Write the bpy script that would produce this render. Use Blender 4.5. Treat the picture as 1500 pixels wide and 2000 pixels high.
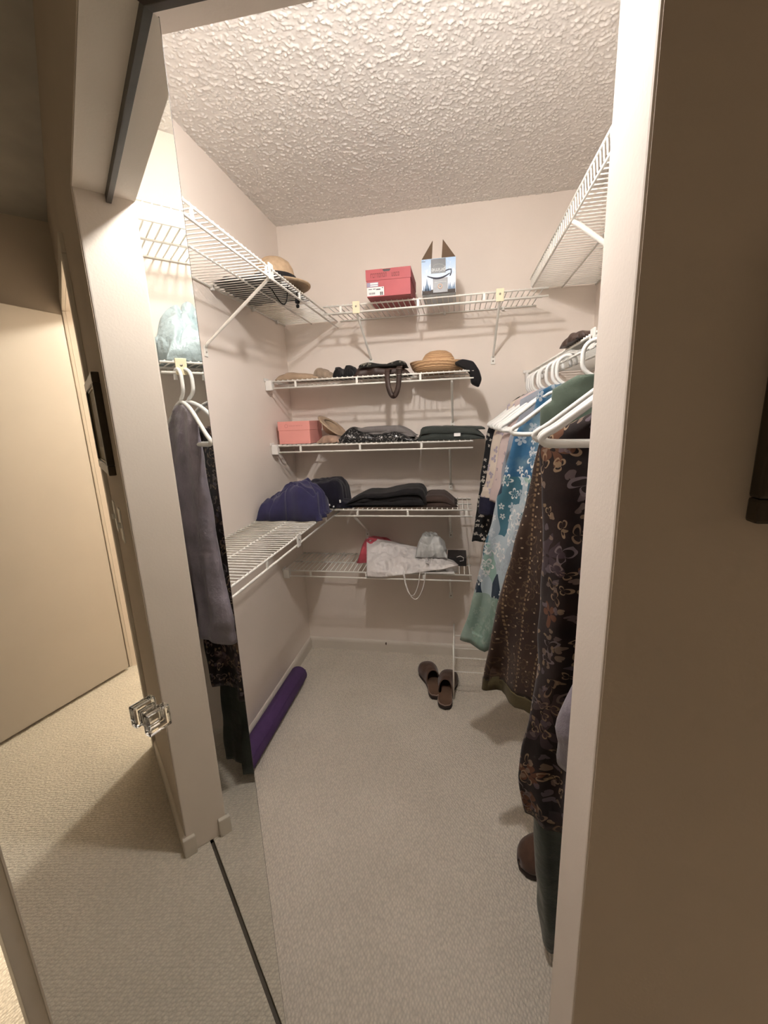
import bpy, bmesh, math, random
from math import sin, cos, pi, radians
from mathutils import Vector, Matrix, noise

for o in list(bpy.data.objects):
    bpy.data.objects.remove(o, do_unlink=True)
scene = bpy.context.scene
COL = scene.collection
random.seed(7)

# ------------------------------------------------------------------ camera
FPX, YAW, PITCH, ROLL, CAMH = 810.31, -0.178687, -0.220247, -0.037732, 1.432
_f = Vector((sin(YAW) * cos(PITCH), cos(YAW) * cos(PITCH), sin(PITCH)))
_r = Vector((cos(YAW), -sin(YAW), 0.0))
_u = _r.cross(_f)
AX_R = cos(ROLL) * _r + sin(ROLL) * _u
AX_U = -sin(ROLL) * _r + cos(ROLL) * _u
CAM = Vector((0, 0, CAMH))
cd = bpy.data.cameras.new('camera')
cd.sensor_fit = 'HORIZONTAL'
cd.sensor_width = 36.0
cd.lens = FPX / 1500.0 * 36.0
cd.clip_start = 0.02
cam = bpy.data.objects.new('camera', cd)
COL.objects.link(cam)
m3 = Matrix((AX_R, AX_U, -_f)).transposed()
cam.matrix_world = Matrix.Translation(CAM) @ m3.to_4x4()
scene.camera = cam

# ------------------------------------------------------------------ world, exposure
w = bpy.data.worlds.new('world')
scene.world = w
w.use_nodes = True
w.node_tree.nodes['Background'].inputs[0].default_value = (0.9, 0.8, 0.7, 1)
w.node_tree.nodes['Background'].inputs[1].default_value = 0.0
scene.view_settings.view_transform = 'Standard'
scene.view_settings.look = 'None'
scene.view_settings.gamma = 1.0
scene.view_settings.use_curve_mapping = False
scene.view_settings.exposure = 0.12

CLOSET_BULB = (-0.14, 0.930, 2.236)      # position of the closet bulb
CLOSET_POWER = 760.0                   # emission strength of the closet bulb
SHADE_POWER = 31.0                     # glow of an unseen shade added to even out the bulb's light
BATH_LAMP = (1.58, 1.43, 2.345)         # vanity lamp of the room behind the open door
BATH_POWER = 470.0
HALL_LAMP = (-1.80, 1.20, 1.15)         # floor lamp in the open room left of the closet
HALL_POWER = 560.0

# ------------------------------------------------------------------ measured points: a photo pixel at a known depth
def ray(px):
    return (AX_R * ((px[0] - 750) / FPX) - AX_U * ((px[1] - 1000) / FPX) + _f)
def onY(px, y):
    d = ray(px); return CAM + d * (y / d.y)
def onX(px, x):
    d = ray(px); return CAM + d * (x / d.x)
def onZ(px, z):
    d = ray(px); return CAM + d * ((z - CAMH) / d.z)

# ------------------------------------------------------------------ room dimensions
D = 2.333          # back wall
LX, RX = -0.94, 0.66
YH, YC = 0.56, 0.692   # hall face and closet face of the front wall
JR, JL = 0.20, -0.555  # jambs
HZ = 2.0               # header underside
CZ = 2.44

# ------------------------------------------------------------------ materials
MATS = {}
def nmat(name):
    m = bpy.data.materials.new(name); m.use_nodes = True
    nt = m.node_tree
    return m, nt, nt.nodes['Principled BSDF']
def N(nt, t, **kw):
    n = nt.nodes.new(t)
    for k, v in kw.items():
        if k.startswith('i_'):
            n.inputs[k[2:].replace('_', ' ')].default_value = v
        else:
            setattr(n, k, v)
    return n
def L(nt, a, b): nt.links.new(a, b)
def math_n(nt, op, a, b=None, c=None):
    n = N(nt, 'ShaderNodeMath', operation=op)
    for i, v in enumerate((a, b, c)):
        if v is None: continue
        if isinstance(v, (int, float)): n.inputs[i].default_value = v
        else: L(nt, v, n.inputs[i])
    return n.outputs[0]
def mixc(nt, fac, a, b):
    n = N(nt, 'ShaderNodeMix', data_type='RGBA')
    for s, v in ((n.inputs[0], fac), (n.inputs[6], a), (n.inputs[7], b)):
        if isinstance(v, (tuple, list)): s.default_value = (*v[:3], 1)
        elif isinstance(v, (int, float)): s.default_value = v
        else: L(nt, v, s)
    return n.outputs[2]
def ramp(nt, fac, stops, interp='LINEAR'):
    n = N(nt, 'ShaderNodeValToRGB'); cr = n.color_ramp; cr.interpolation = interp
    while len(cr.elements) < len(stops): cr.elements.new(0.5)
    for e, (p, c) in zip(cr.elements, stops):
        e.position = p; e.color = (*c[:3], 1)
    L(nt, fac, n.inputs[0]); return n.outputs[0]
def coords(nt): return N(nt, 'ShaderNodeTexCoord').outputs['Object']
def bump(nt, bsdf, h, strength=0.3, dist=0.01):
    b = N(nt, 'ShaderNodeBump'); b.inputs['Strength'].default_value = strength
    b.inputs['Distance'].default_value = dist
    L(nt, h, b.inputs['Height']); L(nt, b.outputs[0], bsdf.inputs['Normal'])
def noise_n(nt, co, scale, detail=3, rough=0.5):
    n = N(nt, 'ShaderNodeTexNoise'); n.inputs['Scale'].default_value = scale
    n.inputs['Detail'].default_value = detail; n.inputs['Roughness'].default_value = rough
    L(nt, co, n.inputs['Vector']); return n.outputs['Fac']

def plain(name, col, rough=0.6, vary=0.06, scale=9.0, metal=0.0, bmp=0.0, bscale=120.0, spec=0.5, sheen=0.0):
    if name in MATS: return MATS[name]
    m, nt, b = nmat(name)
    co = coords(nt)
    nf = noise_n(nt, co, scale, 4)
    lo = [max(0, c * (1 - vary)) for c in col]; hi = [min(1, c * (1 + vary)) for c in col]
    L(nt, ramp(nt, nf, [(0.3, lo), (0.7, hi)]), b.inputs['Base Color'])
    b.inputs['Roughness'].default_value = rough
    b.inputs['Metallic'].default_value = metal
    b.inputs['Specular IOR Level'].default_value = spec
    if sheen: b.inputs['Sheen Weight'].default_value = sheen
    if bmp: bump(nt, b, noise_n(nt, co, bscale, 3), bmp, 0.004)
    MATS[name] = m; return m

WALLC = (0.86, 0.775, 0.70)
M_WALL = plain('wall_paint', WALLC, 0.75, 0.025, 3.0, bmp=0.08, bscale=160, spec=0.25)
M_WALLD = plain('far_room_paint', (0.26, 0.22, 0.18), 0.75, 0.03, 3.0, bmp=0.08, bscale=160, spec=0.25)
M_WALL_SHADED = plain('hall_shaded_wall', (0.62, 0.53, 0.44), 0.75, 0.03, 3.0, bmp=0.08, bscale=160, spec=0.25)  # wall colour darkened to put the hall's shade into the surface
M_TRIM = plain('trim_paint', (0.72, 0.66, 0.58), 0.45, 0.03, 5.0)
M_CEIL = plain('popcorn_ceiling', (0.81, 0.775, 0.735), 0.9, 0.04, 30.0, spec=0.1)
M_WIRE = plain('white_vinyl_wire', (0.88, 0.86, 0.80), 0.35, 0.03, 20)
M_PLATE = plain('aged_white_plastic', (0.80, 0.72, 0.50), 0.4, 0.06, 30)
M_WHITEP = plain('white_plastic', (0.82, 0.80, 0.76), 0.35, 0.03, 20)
M_HANG = plain('hanger_plastic', (0.84, 0.84, 0.81), 0.3, 0.02, 20)
M_DARK = plain('dark_metal', (0.05, 0.045, 0.04), 0.5, 0.1)
M_STEEL = plain('screw_steel', (0.35, 0.32, 0.28), 0.4, 0.1, metal=1.0)

def carpet(name, col):
    m, nt, b = nmat(name)
    co = coords(nt)
    v = N(nt, 'ShaderNodeTexVoronoi'); v.inputs['Scale'].default_value = 150.0
    mp = N(nt, 'ShaderNodeMapping'); mp.inputs['Rotation'].default_value = (0, 0, radians(38))
    mp.inputs['Scale'].default_value = (1.0, 0.62, 1.0)
    L(nt, co, mp.inputs[0]); L(nt, mp.outputs[0], v.inputs['Vector'])
    v.inputs['Randomness'].default_value = 0.55
    big = noise_n(nt, co, 2.2, 4)
    fine = noise_n(nt, co, 320, 2)
    d = v.outputs['Distance']
    c1 = ramp(nt, d, [(0.0, [c * 1.08 for c in col]), (0.75, [c * 0.80 for c in col])])
    c2 = ramp(nt, big, [(0.25, (0.88, 0.87, 0.85)), (0.75, (1.05, 1.05, 1.05))])
    mx = N(nt, 'ShaderNodeMix', data_type='RGBA', blend_type='MULTIPLY'); mx.inputs[0].default_value = 1
    L(nt, c1, mx.inputs[6]); L(nt, c2, mx.inputs[7]); L(nt, mx.outputs[2], b.inputs['Base Color'])
    b.inputs['Roughness'].default_value = 0.95; b.inputs['Specular IOR Level'].default_value = 0.1
    h = math_n(nt, 'SUBTRACT', math_n(nt, 'MULTIPLY', fine, 0.35), d)
    bump(nt, b, h, 0.75, 0.006)
    return m
M_CARPET = carpet('cream_loop_carpet', (0.84, 0.77, 0.665))

# ------------------------------------------------------------------ mesh helpers
class MB:
    def __init__(s): s.v = []; s.f = []; s.smooth = []
    def add(s, vs, fs, sm=False):
        o = len(s.v); s.v += [tuple(v) for v in vs]
        s.f += [tuple(i + o for i in f) for f in fs]; s.smooth += [sm] * len(fs)
        return s
    def box(s, x0, x1, y0, y1, z0, z1):
        return s.add([(x0, y0, z0), (x1, y0, z0), (x1, y1, z0), (x0, y1, z0), (x0, y0, z1), (x1, y0, z1), (x1, y1, z1), (x0, y1, z1)],
                     [(3, 2, 1, 0), (4, 5, 6, 7), (0, 1, 5, 4), (1, 2, 6, 5), (2, 3, 7, 6), (3, 0, 4, 7)])
    def tube(s, pts, r, n=8, closed=False, cap=True):
        pts = [Vector(p) for p in pts]; k = len(pts)
        rs = r if isinstance(r, (list, tuple)) else [r] * k
        up = None; rings = []
        for i, p in enumerate(pts):
            if closed: t = pts[(i + 1) % k] - pts[i - 1]
            else: t = pts[min(i + 1, k - 1)] - pts[max(i - 1, 0)]
            t.normalize()
            if up is None:
                a = Vector((0, 0, 1)) if abs(t.z) < 0.9 else Vector((1, 0, 0))
                up = (a - t * a.dot(t)).normalized()
            else:
                up = (up - t * up.dot(t)).normalized()
            sd = t.cross(up)
            rings.append([p + (up * cos(2 * pi * j / n) + sd * sin(2 * pi * j / n)) * rs[i] for j in range(n)])
        vs = [v for rg in rings for v in rg]; fs = []
        m = k if closed else k - 1
        for i in range(m):
            a = i * n; b = ((i + 1) % k) * n
            for j in range(n): fs.append((a + j, a + (j + 1) % n, b + (j + 1) % n, b + j))
        s.add(vs, fs, True)
        if cap and not closed:
            o = len(s.v) - len(vs)
            s.f += [tuple(o + j for j in range(n))[::-1], tuple(o + (k - 1) * n + j for j in range(n))]; s.smooth += [False, False]
        return s
    def lathe(s, prof, n=32, c=(0, 0, 0), fn=None):
        k = len(prof); vs = []
        for i, (r, z) in enumerate(prof):
            for j in range(n):
                a = 2 * pi * j / n
                p = Vector((c[0] + r * cos(a), c[1] + r * sin(a), c[2] + z))
                if fn: p = fn(p, r, a, i)
                vs.append(p)
        fs = [(i * n + j, i * n + (j + 1) % n, (i + 1) * n + (j + 1) % n, (i + 1) * n + j) for i in range(k - 1) for j in range(n)]
        return s.add(vs, fs, True)
    def prism(s, poly, z0, z1):
        n = len(poly)
        vs = [(x, y, z0) for x, y in poly] + [(x, y, z1) for x, y in poly]
        fs = [tuple(range(n))[::-1], tuple(range(n, 2 * n))] + [(i, (i + 1) % n, n + (i + 1) % n, n + i) for i in range(n)]
        return s.add(vs, fs)
    def mesh(s, name, mat=None, bevel=0.0, seg=2):
        me = bpy.data.meshes.new(name)
        me.from_pydata(s.v, [], s.f)
        me.polygons.foreach_set('use_smooth', s.smooth)
        me.update()
        bm = bmesh.new(); bm.from_mesh(me)
        bmesh.ops.recalc_face_normals(bm, faces=bm.faces)
        if bevel:
            bmesh.ops.bevel(bm, geom=[e for e in bm.edges if e.calc_face_angle(0) > 0.6], offset=bevel, segments=seg, affect='EDGES', profile=0.6)
        bm.to_mesh(me); bm.free()
        if mat: me.materials.append(mat)
        return me
    def build(s, name, mat, parent=None, bevel=0.0, seg=2):
        return ob(name, s.mesh(name, mat, bevel, seg), parent)

def ob(name, me, parent=None, loc=None):
    o = bpy.data.objects.new(name, me); COL.objects.link(o)
    if parent is not None: o.parent = parent
    if loc is not None: o.location = loc
    return o
def tag(o, label, cat, group=None, kind=None):
    if label: o['label'] = label
    if cat: o['category'] = cat
    if group: o['group'] = group
    if kind: o['kind'] = kind
    return o
def thing(name, label, cat, loc=(0, 0, 0), rz=0.0, group=None, kind=None):
    o = bpy.data.objects.new(name, None); COL.objects.link(o)
    o.empty_display_size = 0.05
    o.location = loc; o.rotation_euler = (0, 0, rz)
    return tag(o, label, cat, group, kind)
def struct(name, mb, mat, bevel=0.0, parent=None):
    o = mb.build(name, mat, parent, bevel)
    if parent is None: o['kind'] = 'structure'
    return o
def interp(pts, t):
    if t <= pts[0][0]: return pts[0][1]
    for (a, va), (b, vb) in zip(pts, pts[1:]):
        if t <= b:
            k = (t - a) / (b - a) if b > a else 0
            return va + (vb - va) * k
    return pts[-1][1]
def smooth_interp(pts, t):
    # Catmull-Rom through sorted points
    n = len(pts)
    if t <= pts[0][0]: return pts[0][1]
    if t >= pts[-1][0]: return pts[-1][1]
    for i in range(n - 1):
        if t <= pts[i + 1][0]:
            (x1, y1), (x2, y2) = pts[i], pts[i + 1]
            h = max(1e-6, x2 - x1); k = (t - x1) / h
            m1 = (y2 - pts[i - 1][1]) / max(1e-6, x2 - pts[i - 1][0]) if i > 0 else (y2 - y1) / h
            m2 = (pts[i + 2][1] - y1) / max(1e-6, pts[i + 2][0] - x1) if i + 2 < n else (y2 - y1) / h
            k2, k3 = k * k, k * k * k
            v = (2 * k3 - 3 * k2 + 1) * y1 + (k3 - 2 * k2 + k) * h * m1 + (-2 * k3 + 3 * k2) * y2 + (k3 - k2) * h * m2
            lo, hi = min(y1, y2), max(y1, y2); e = 0.25 * (hi - lo)
            return max(lo - e, min(hi + e, v))

def text_mesh(body, size, align='CENTER', spacing=1.0, bold=0.0):
    c = bpy.data.curves.new('t', 'FONT'); c.body = body; c.size = size
    c.align_x = align; c.align_y = 'CENTER'; c.space_character = spacing; c.offset = bold
    c.resolution_u = 3
    o = bpy.data.objects.new('t', c); COL.objects.link(o)
    dg = bpy.context.evaluated_depsgraph_get()
    me = bpy.data.meshes.new_from_object(o.evaluated_get(dg))
    bpy.data.objects.remove(o, do_unlink=True); bpy.data.curves.remove(c)
    return me

# ================================================================== STRUCTURE
SEAM = 0.636
# floors
struct('floor', MB().box(LX - 0.05, RX + 0.1, SEAM + 0.006, D + 0.1, -0.05, 0), M_CARPET)
struct('floor_hall', MB().box(LX - 0.05, 1.8, -3.2, SEAM - 0.006, -0.05, 0).box(-3.5, LX - 0.05, -3.2, 2.5, -0.05, 0), M_CARPET)
struct('floor_side_room', MB().box(0.77, 2.5, SEAM - 0.006, 2.4, -0.05, 0), plain('vinyl_floor', (0.6, 0.54, 0.46), 0.5))
tag(struct('trim_1', MB().box(JL, JR, SEAM - 0.006, SEAM + 0.006, -0.05, -0.012), plain('dark_seam_metal', (0.10, 0.08, 0.06), 0.6)),  # dark metal strip set into the carpet seam
    'dark seam strip between the two carpets under the closet header', None)

# closet ceiling: real popcorn relief
def popcorn():
    nx, ny = 600, 620
    x0, x1, y0, y1 = LX, RX, YC, D
    vs = []
    for j in range(ny + 1):
        y = y0 + (y1 - y0) * j / ny
        for i in range(nx + 1):
            x = x0 + (x1 - x0) * i / nx
            a = noise.noise(Vector((x * 95, y * 95, 0.3)))
            b = noise.noise(Vector((x * 190, y * 190, 7.7)))
            c = noise.noise(Vector((x * 30, y * 30, 3.1)))
            h = max(0.0, a * 0.9 + b * 0.55 + c * 0.3 - 0.03)
            h = min(h, 0.55)
            vs.append((x, y, CZ - 0.0065 * h - 0.0006 * b))
    fs = [(j * (nx + 1) + i, (j + 1) * (nx + 1) + i, (j + 1) * (nx + 1) + i + 1, j * (nx + 1) + i + 1) for j in range(ny) for i in range(nx)]
    me = bpy.data.meshes.new('ceiling'); me.from_pydata(vs, [], fs)
    me.polygons.foreach_set('use_smooth', [True] * len(fs))
    me.materials.append(M_CEIL); me.update()
    o = ob('ceiling', me); o['kind'] = 'structure'
    MB().box(x0 - 0.1, x1 + 0.1, y0 - 0.1, y1 + 0.1, CZ + 0.001, CZ + 0.06).build('ceiling_slab', M_CEIL, o)
popcorn()
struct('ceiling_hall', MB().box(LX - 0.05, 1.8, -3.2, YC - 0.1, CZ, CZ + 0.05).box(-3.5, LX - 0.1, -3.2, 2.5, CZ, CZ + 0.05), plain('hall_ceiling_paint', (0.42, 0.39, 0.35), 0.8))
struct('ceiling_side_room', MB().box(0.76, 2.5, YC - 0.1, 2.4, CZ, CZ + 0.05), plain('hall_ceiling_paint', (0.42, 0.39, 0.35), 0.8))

# walls
struct('wall_back', MB().box(LX - 0.05, RX, D, D + 0.1, 0, CZ), M_WALL)
struct('wall_left', MB().box(LX - 0.05, LX, YC, D, 0, CZ), M_WALL)
struct('wall_right', MB().box(RX, RX + 0.1, YC, D + 0.1, 0, CZ), M_WALL)
DO0, DO1 = 0.84, 1.66     # doorway to the side room, in the same wall line
wf = thing('wall_front', 'painted wall around the closet opening with a boxed header', None, kind='structure')
MB().box(JR, DO0, YH, YC, 0, CZ).build('jamb_wall', M_WALL, wf, bevel=0.004)
MB().box(LX - 0.05, JL, YH, YC, 0, CZ).build('jamb_wall', M_WALL, wf, bevel=0.004)
MB().box(JL, JR, YH, YC, HZ, CZ).build('header', M_WALL, wf)
MB().box(DO0, DO1, YH, YC, 2.03, CZ).build('header', M_WALL, wf)
MB().box(DO1, 2.5, YH, YC, 0, CZ).build('jamb_wall', M_WALL, wf)
MB().box(JR + 0.003, DO0 - 0.065, YH - 0.002, YH - 0.0002, 0, CZ).build('hall_shade_skin', M_WALL_SHADED, wf)  # thin skins over the wall, hall shade painted into their colour
MB().box(JL, JR + 0.003, YH - 0.002, YH - 0.0002, HZ + 0.003, CZ).build('hall_shade_skin', M_WALL_SHADED, wf)
MB().box(DO0 - 0.065, DO1, YH - 0.002, YH - 0.0002, 2.095, CZ).build('hall_shade_skin', M_WALL_SHADED, wf)
MB().box(LX - 0.05, JL - 0.003, YH - 0.002, YH - 0.0002, 0, CZ).build('hall_shade_skin', M_WALL_SHADED, wf)
struct('wall_hall_end', MB().box(1.68, 1.8, -3.2, YH, 0, CZ), M_WALL_SHADED)
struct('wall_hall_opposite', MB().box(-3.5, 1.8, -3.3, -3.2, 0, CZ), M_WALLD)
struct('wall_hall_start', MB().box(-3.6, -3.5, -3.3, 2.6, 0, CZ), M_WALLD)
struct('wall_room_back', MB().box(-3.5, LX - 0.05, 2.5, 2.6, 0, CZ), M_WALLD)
struct('wall_side_room', MB().box(0.76, 2.5, 2.4, 2.5, 0, CZ).box(2.5, 2.6, YC, 2.5, 0, CZ), M_WALL)

# baseboards: board with a rounded top
def baseboard(name, p0, p1, nrm, h=0.075, t=0.013):
    p0 = Vector((*p0, 0)); p1 = Vector((*p1, 0)); n = Vector((*nrm, 0))
    prof = [(0, 0), (t, 0), (t, h * 0.72), (t * 0.8, h * 0.86), (t * 0.42, h * 0.96), (0, h)]
    vs = []
    for p in (p0, p1):
        vs += [p + n * a + Vector((0, 0, b)) for a, b in prof]
    k = len(prof)
    fs = [(i, (i + 1) % k, k + (i + 1) % k, k + i) for i in range(k)] + [tuple(range(k)), tuple(range(k, 2 * k))[::-1]]
    return struct(name, MB().add(vs, fs), M_TRIM)
baseboard('baseboard_back', (LX, D), (RX, D), (0, -1))
baseboard('baseboard_left', (LX, YC), (LX, D - 0.013), (1, 0))
baseboard('baseboard_right', (RX, YC), (RX, D - 0.013), (-1, 0))
baseboard('baseboard_front', (JR, YC), (RX - 0.013, YC), (0, 1))
baseboard('baseboard_hall', (JR, YH), (DO0 - 0.07, YH), (0, -1))

# casing round the side-room doorway
cs = thing('trim_2', 'painted casing around the side room doorway', None, kind='structure')
MB().box(DO0 - 0.065, DO0, YH - 0.016, YH, 0, 2.03).build('casing_side', M_TRIM, cs, bevel=0.004)
MB().box(DO1, DO1 + 0.019, YH - 0.016, YH, 0, 2.03).build('casing_side', M_TRIM, cs, bevel=0.004)
MB().box(DO0 - 0.065, DO1 + 0.019, YH - 0.016, YH, 2.03, 2.095).build('casing_head', M_TRIM, cs, bevel=0.004)

# the open side-room door (seen in the mirror)
hx, hy = 1.645, 0.530
ex, ey = 1.318, -0.025
du = Vector((ex - hx, ey - hy, 0)).normalized(); dn = Vector((-du.y, du.x, 0))
door = thing('door_1', 'plain beige door standing open into the hall, lit from the side room', None, (hx, hy, 0), math.atan2(du.y, du.x), kind='structure')
M_DOOR = plain('door_paint', (0.47, 0.425, 0.375), 0.5, 0.02, 4)
MB().box(0, 0.76, -0.018, 0.018, 0.018, 2.005).build('door_leaf', M_DOOR, door, bevel=0.003)
for s in (-1, 1):
    kb = MB().lathe([(0.0, 0.0), (0.026, 0.0), (0.028, 0.006), (0.012, 0.012), (0.011, 0.03), (0.024, 0.036), (0.029, 0.048), (0.024, 0.06), (0.0, 0.064)], 20)
    k = kb.build('door_knob', M_STEEL, door); k.location = (0.70, s * 0.018, 0.95); k.rotation_euler = (-s * pi / 2, 0, 0)
for z in (0.25, 1.05, 1.8):
    MB().tube([(0, 0.024, z - 0.045), (0, 0.024, z + 0.045)], 0.006, 8).build('hinge', M_STEEL, door)

# bifold mirrored door: two hinged panels hung from the header track
M_MIRROR, nt, b = nmat('silvered_mirror')
b.inputs['Base Color'].default_value = (0.86, 0.87, 0.83, 1); b.inputs['Metallic'].default_value = 1.0; b.inputs['Roughness'].default_value = 0.0
_tc = noise_n(nt, coords(nt), 2.0, 3)
L(nt, ramp(nt, _tc, [(0.2, (0.85, 0.86, 0.82)), (0.8, (0.88, 0.885, 0.85))]), b.inputs['Base Color'])
PR = Vector((-0.4045, 0.6455, 0)); PL = Vector((-0.5437, 0.2915, 0))
pu = (PR - PL).normalized(); pn = Vector((pu.y, -pu.x, 0))    # pn points to the viewer's side
PW = (PR - PL).length
bif = thing('door_2', 'folded bifold closet door with full height mirror panels and an acrylic knob', None, PL, math.atan2(pu.y, pu.x), kind='structure')
# local frame: x along panel, +y behind the glass, z up
ZB, ZT = 0.02, 1.983
M_BACK = plain('door_back_panel', (0.55, 0.49, 0.42), 0.6)
M_EDGE = plain('mirror_edge_trim', (0.62, 0.57, 0.49), 0.4, 0.05)
p2 = MB().box(0.0, PW - 0.001, 0.004, 0.022, ZB, ZT).build('panel', M_BACK, bif)
MB().box(0.019, PW, 0.0, 0.004, ZB + 0.002, ZT - 0.002).build('mirror_glass', M_MIRROR, p2)
es = MB().box(-0.001, 0.0195, -0.0015, 0.024, ZB, ZT); es.box(0.0165, 0.0195, -0.0030, -0.0014, ZB, ZT)
es.build('edge_strip', M_EDGE, p2, bevel=0.0007)
M_CHIP = plain('mirror_edge_chip', (0.10, 0.085, 0.07), 0.5)
MB().box(PW, PW + 0.0012, 0.0006, 0.0224, ZB, ZT).build('glass_edge', M_CHIP, p2)
# first panel, folded behind
q0 = Vector((0.035, 0.036, 0)); q1w = Vector((JL + 0.030, 0.625, 0))
rz = math.atan2(pu.y, pu.x)
q1 = Matrix.Rotation(-rz, 3, 'Z') @ (q1w - PL)
qd = (q1 - q0); ql = qd.length; qa = math.atan2(qd.y, qd.x)
p1 = MB().box(0.0, ql, -0.011, 0.007, ZB, ZT).build('panel', M_BACK, bif)
p1.location = q0; p1.rotation_euler = (0, 0, qa)
MB().box(0.002, ql - 0.002, 0.007, 0.011, ZB + 0.002, ZT - 0.002).build('mirror_glass', M_MIRROR, p1)
for z in (0.2, 1.0, 1.8):
    MB().tube([(0.03, 0.0285, z - 0.03), (0.03, 0.0285, z + 0.03)], 0.004, 8).build('fold_hinge', M_STEEL, bif)
# acrylic knob on the mirror
M_ACR, nt, b = nmat('clear_acrylic')
b.inputs['Transmission Weight'].default_value = 1.0; b.inputs['IOR'].default_value = 1.49; b.inputs['Roughness'].default_value = 0.02
L(nt, ramp(nt, noise_n(nt, coords(nt), 5), [(0.2, (0.95, 0.95, 0.94)), (0.8, (1, 1, 1))]), b.inputs['Base Color'])
kx = 0.209; kz = 0.998
kn = MB().box(kx - 0.018, kx + 0.018, -0.026, -0.011, kz - 0.018, kz + 0.018).build('knob', M_ACR, p2, bevel=0.004, seg=3)
MB().box(kx - 0.0125, kx + 0.0125, -0.0115, -0.0005, kz - 0.0125, kz + 0.0125).build('knob_stem', M_ACR, kn, bevel=0.002)
# header track
trk = MB()
trk.box(JL + 0.002, JR - 0.002, 0.626, 0.638, 1.981, HZ)
struct('trim_3', trk, plain('track_metal', (0.07, 0.06, 0.05), 0.5), bevel=0.001)
# baseboard returns wrapping the corners of the right jamb
rb_ = thing('trim_4', 'white baseboard returns at the foot of the right jamb', None, kind='structure')
for (ya, yb) in ((YH - 0.013, YH + 0.028), (YC - 0.028, YC + 0.013)):
    MB().box(JR - 0.013, JR + 0.004, ya, yb, 0.0, 0.07).build('baseboard_return', M_TRIM, rb_, bevel=0.005, seg=3)

# ================================================================== LAMPS
def emissive(name, col, strength):
    m, nt, b = nmat(name)
    b.inputs['Emission Color'].default_value = (*col, 1); b.inputs['Emission Strength'].default_value = strength
    L(nt, ramp(nt, noise_n(nt, coords(nt), 4), [(0.2, [c * 0.95 for c in col]), (0.8, col)]), b.inputs['Base Color'])
    return m
def bulb_mesh(r):
    prof = [(0.0, -r)] + [(r * sin(a), -r * cos(a)) for a in [pi * k / 12 for k in range(1, 9)]] + [(r * 0.52, r * 0.95), (r * 0.42, r * 1.25), (0, r * 1.25)]
    return MB().lathe(prof, 20)
cl = thing('ceiling_light', 'bulb hanging from the closet ceiling in an added light-softening bell shade', 'light', (CLOSET_BULB[0], CLOSET_BULB[1], CZ))
dz = CLOSET_BULB[2] - CZ
bulb_mesh(0.031).build('bulb', emissive('bulb_glow', (1.0, 0.96, 0.93), CLOSET_POWER), cl).location = (0, 0, dz)
MB().lathe([(0.0, -0.17), (0.015, -0.17), (0.019, -0.14), (0.02, -0.06), (0.04, -0.05), (0.055, -0.02), (0.056, -0.004), (0.0, -0.004)], 24).build('lampholder', M_WHITEP, cl)
MB().lathe([(0.030, -0.060), (0.040, -0.072), (0.050, -0.12), (0.056, -0.16), (0.061, -0.196), (0.058, -0.196), (0.053, -0.16), (0.047, -0.12), (0.037, -0.072), (0.030, -0.066)], 32).build('added_glow_shade', emissive('shade_glow', (1.0, 0.96, 0.92), SHADE_POWER), cl)  # added opaque glowing shell, holds back upward bulb light
vl = thing('vanity_light', 'glowing globe lamp in the side room beyond the open door', 'light', BATH_LAMP)
bulb_mesh(0.07).build('globe', emissive('globe_glow', (1.0, 0.93, 0.80), BATH_POWER), vl)
MB().tube([(0, 0, 0.080), (0, 0, CZ - BATH_LAMP[2])], 0.012, 8).build('stem', M_STEEL, vl)
hl = thing('floor_lamp', 'white globe floor lamp in the open room left of the closet', 'lamp', (HALL_LAMP[0], HALL_LAMP[1], 0))
bulb_mesh(0.06).build('globe', emissive('dome_glow', (1.0, 0.88, 0.70), HALL_POWER), hl).location = (0, 0, HALL_LAMP[2])
MB().tube([(0, 0, 0.01), (0, 0, HALL_LAMP[2] - 0.058)], 0.009, 10).build('pole', M_STEEL, hl)
MB().lathe([(0.0, 0.0), (0.12, 0.0), (0.12, 0.012), (0.02, 0.022), (0.0, 0.022)], 28).build('base', M_STEEL, hl)

# ================================================================== WALL ITEMS IN THE HALL
pf = thing('picture_frame', 'dark wooden picture frame hanging on the shaded hall wall right of the closet', 'picture', (0.345, YH, 1.295))
M_FRAME = plain('dark_frame_wood', (0.045, 0.032, 0.02), 0.35, 0.2, 30)
M_GOLD = plain('frame_gilt_lip', (0.30, 0.24, 0.15), 0.4)
FW, FH = 0.42, 0.30
for (a, b2, c, d2) in ((0, FW, 0, 0.03), (0, FW, FH - 0.03, FH)):
    MB().box(a, b2, -0.022, -0.001, c, d2).build('frame_rail', M_FRAME, pf, bevel=0.004)
for (a, b2) in ((0, 0.03), (FW - 0.03, FW)):
    MB().box(a, b2, -0.022, -0.001, 0.03, FH - 0.03).build('frame_rail', M_FRAME, pf, bevel=0.004)
MB().box(0.03, FW - 0.03, -0.012, -0.002, 0.03, FH - 0.03).build('mat_board', plain('mat_board', (0.35, 0.30, 0.22), 0.7), pf)
g = MB()
for (a, b2, c, d2) in ((0.03, FW - 0.03, 0.03, 0.036), (0.03, FW - 0.03, FH - 0.036, FH - 0.03)): g.box(a, b2, -0.0155, -0.0125, c, d2)
for (a, b2) in ((0.03, 0.036), (FW - 0.036, FW - 0.03)): g.box(a, b2, -0.0155, -0.0125, 0.036, FH - 0.036)
g.build('inner_lip', M_GOLD, pf)
MB().box(0.10, FW - 0.10, -0.0145, -0.0121, 0.08, FH - 0.08).build('picture', plain('sepia_print', (0.25, 0.2, 0.15), 0.6, 0.5, 14), pf)
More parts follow.
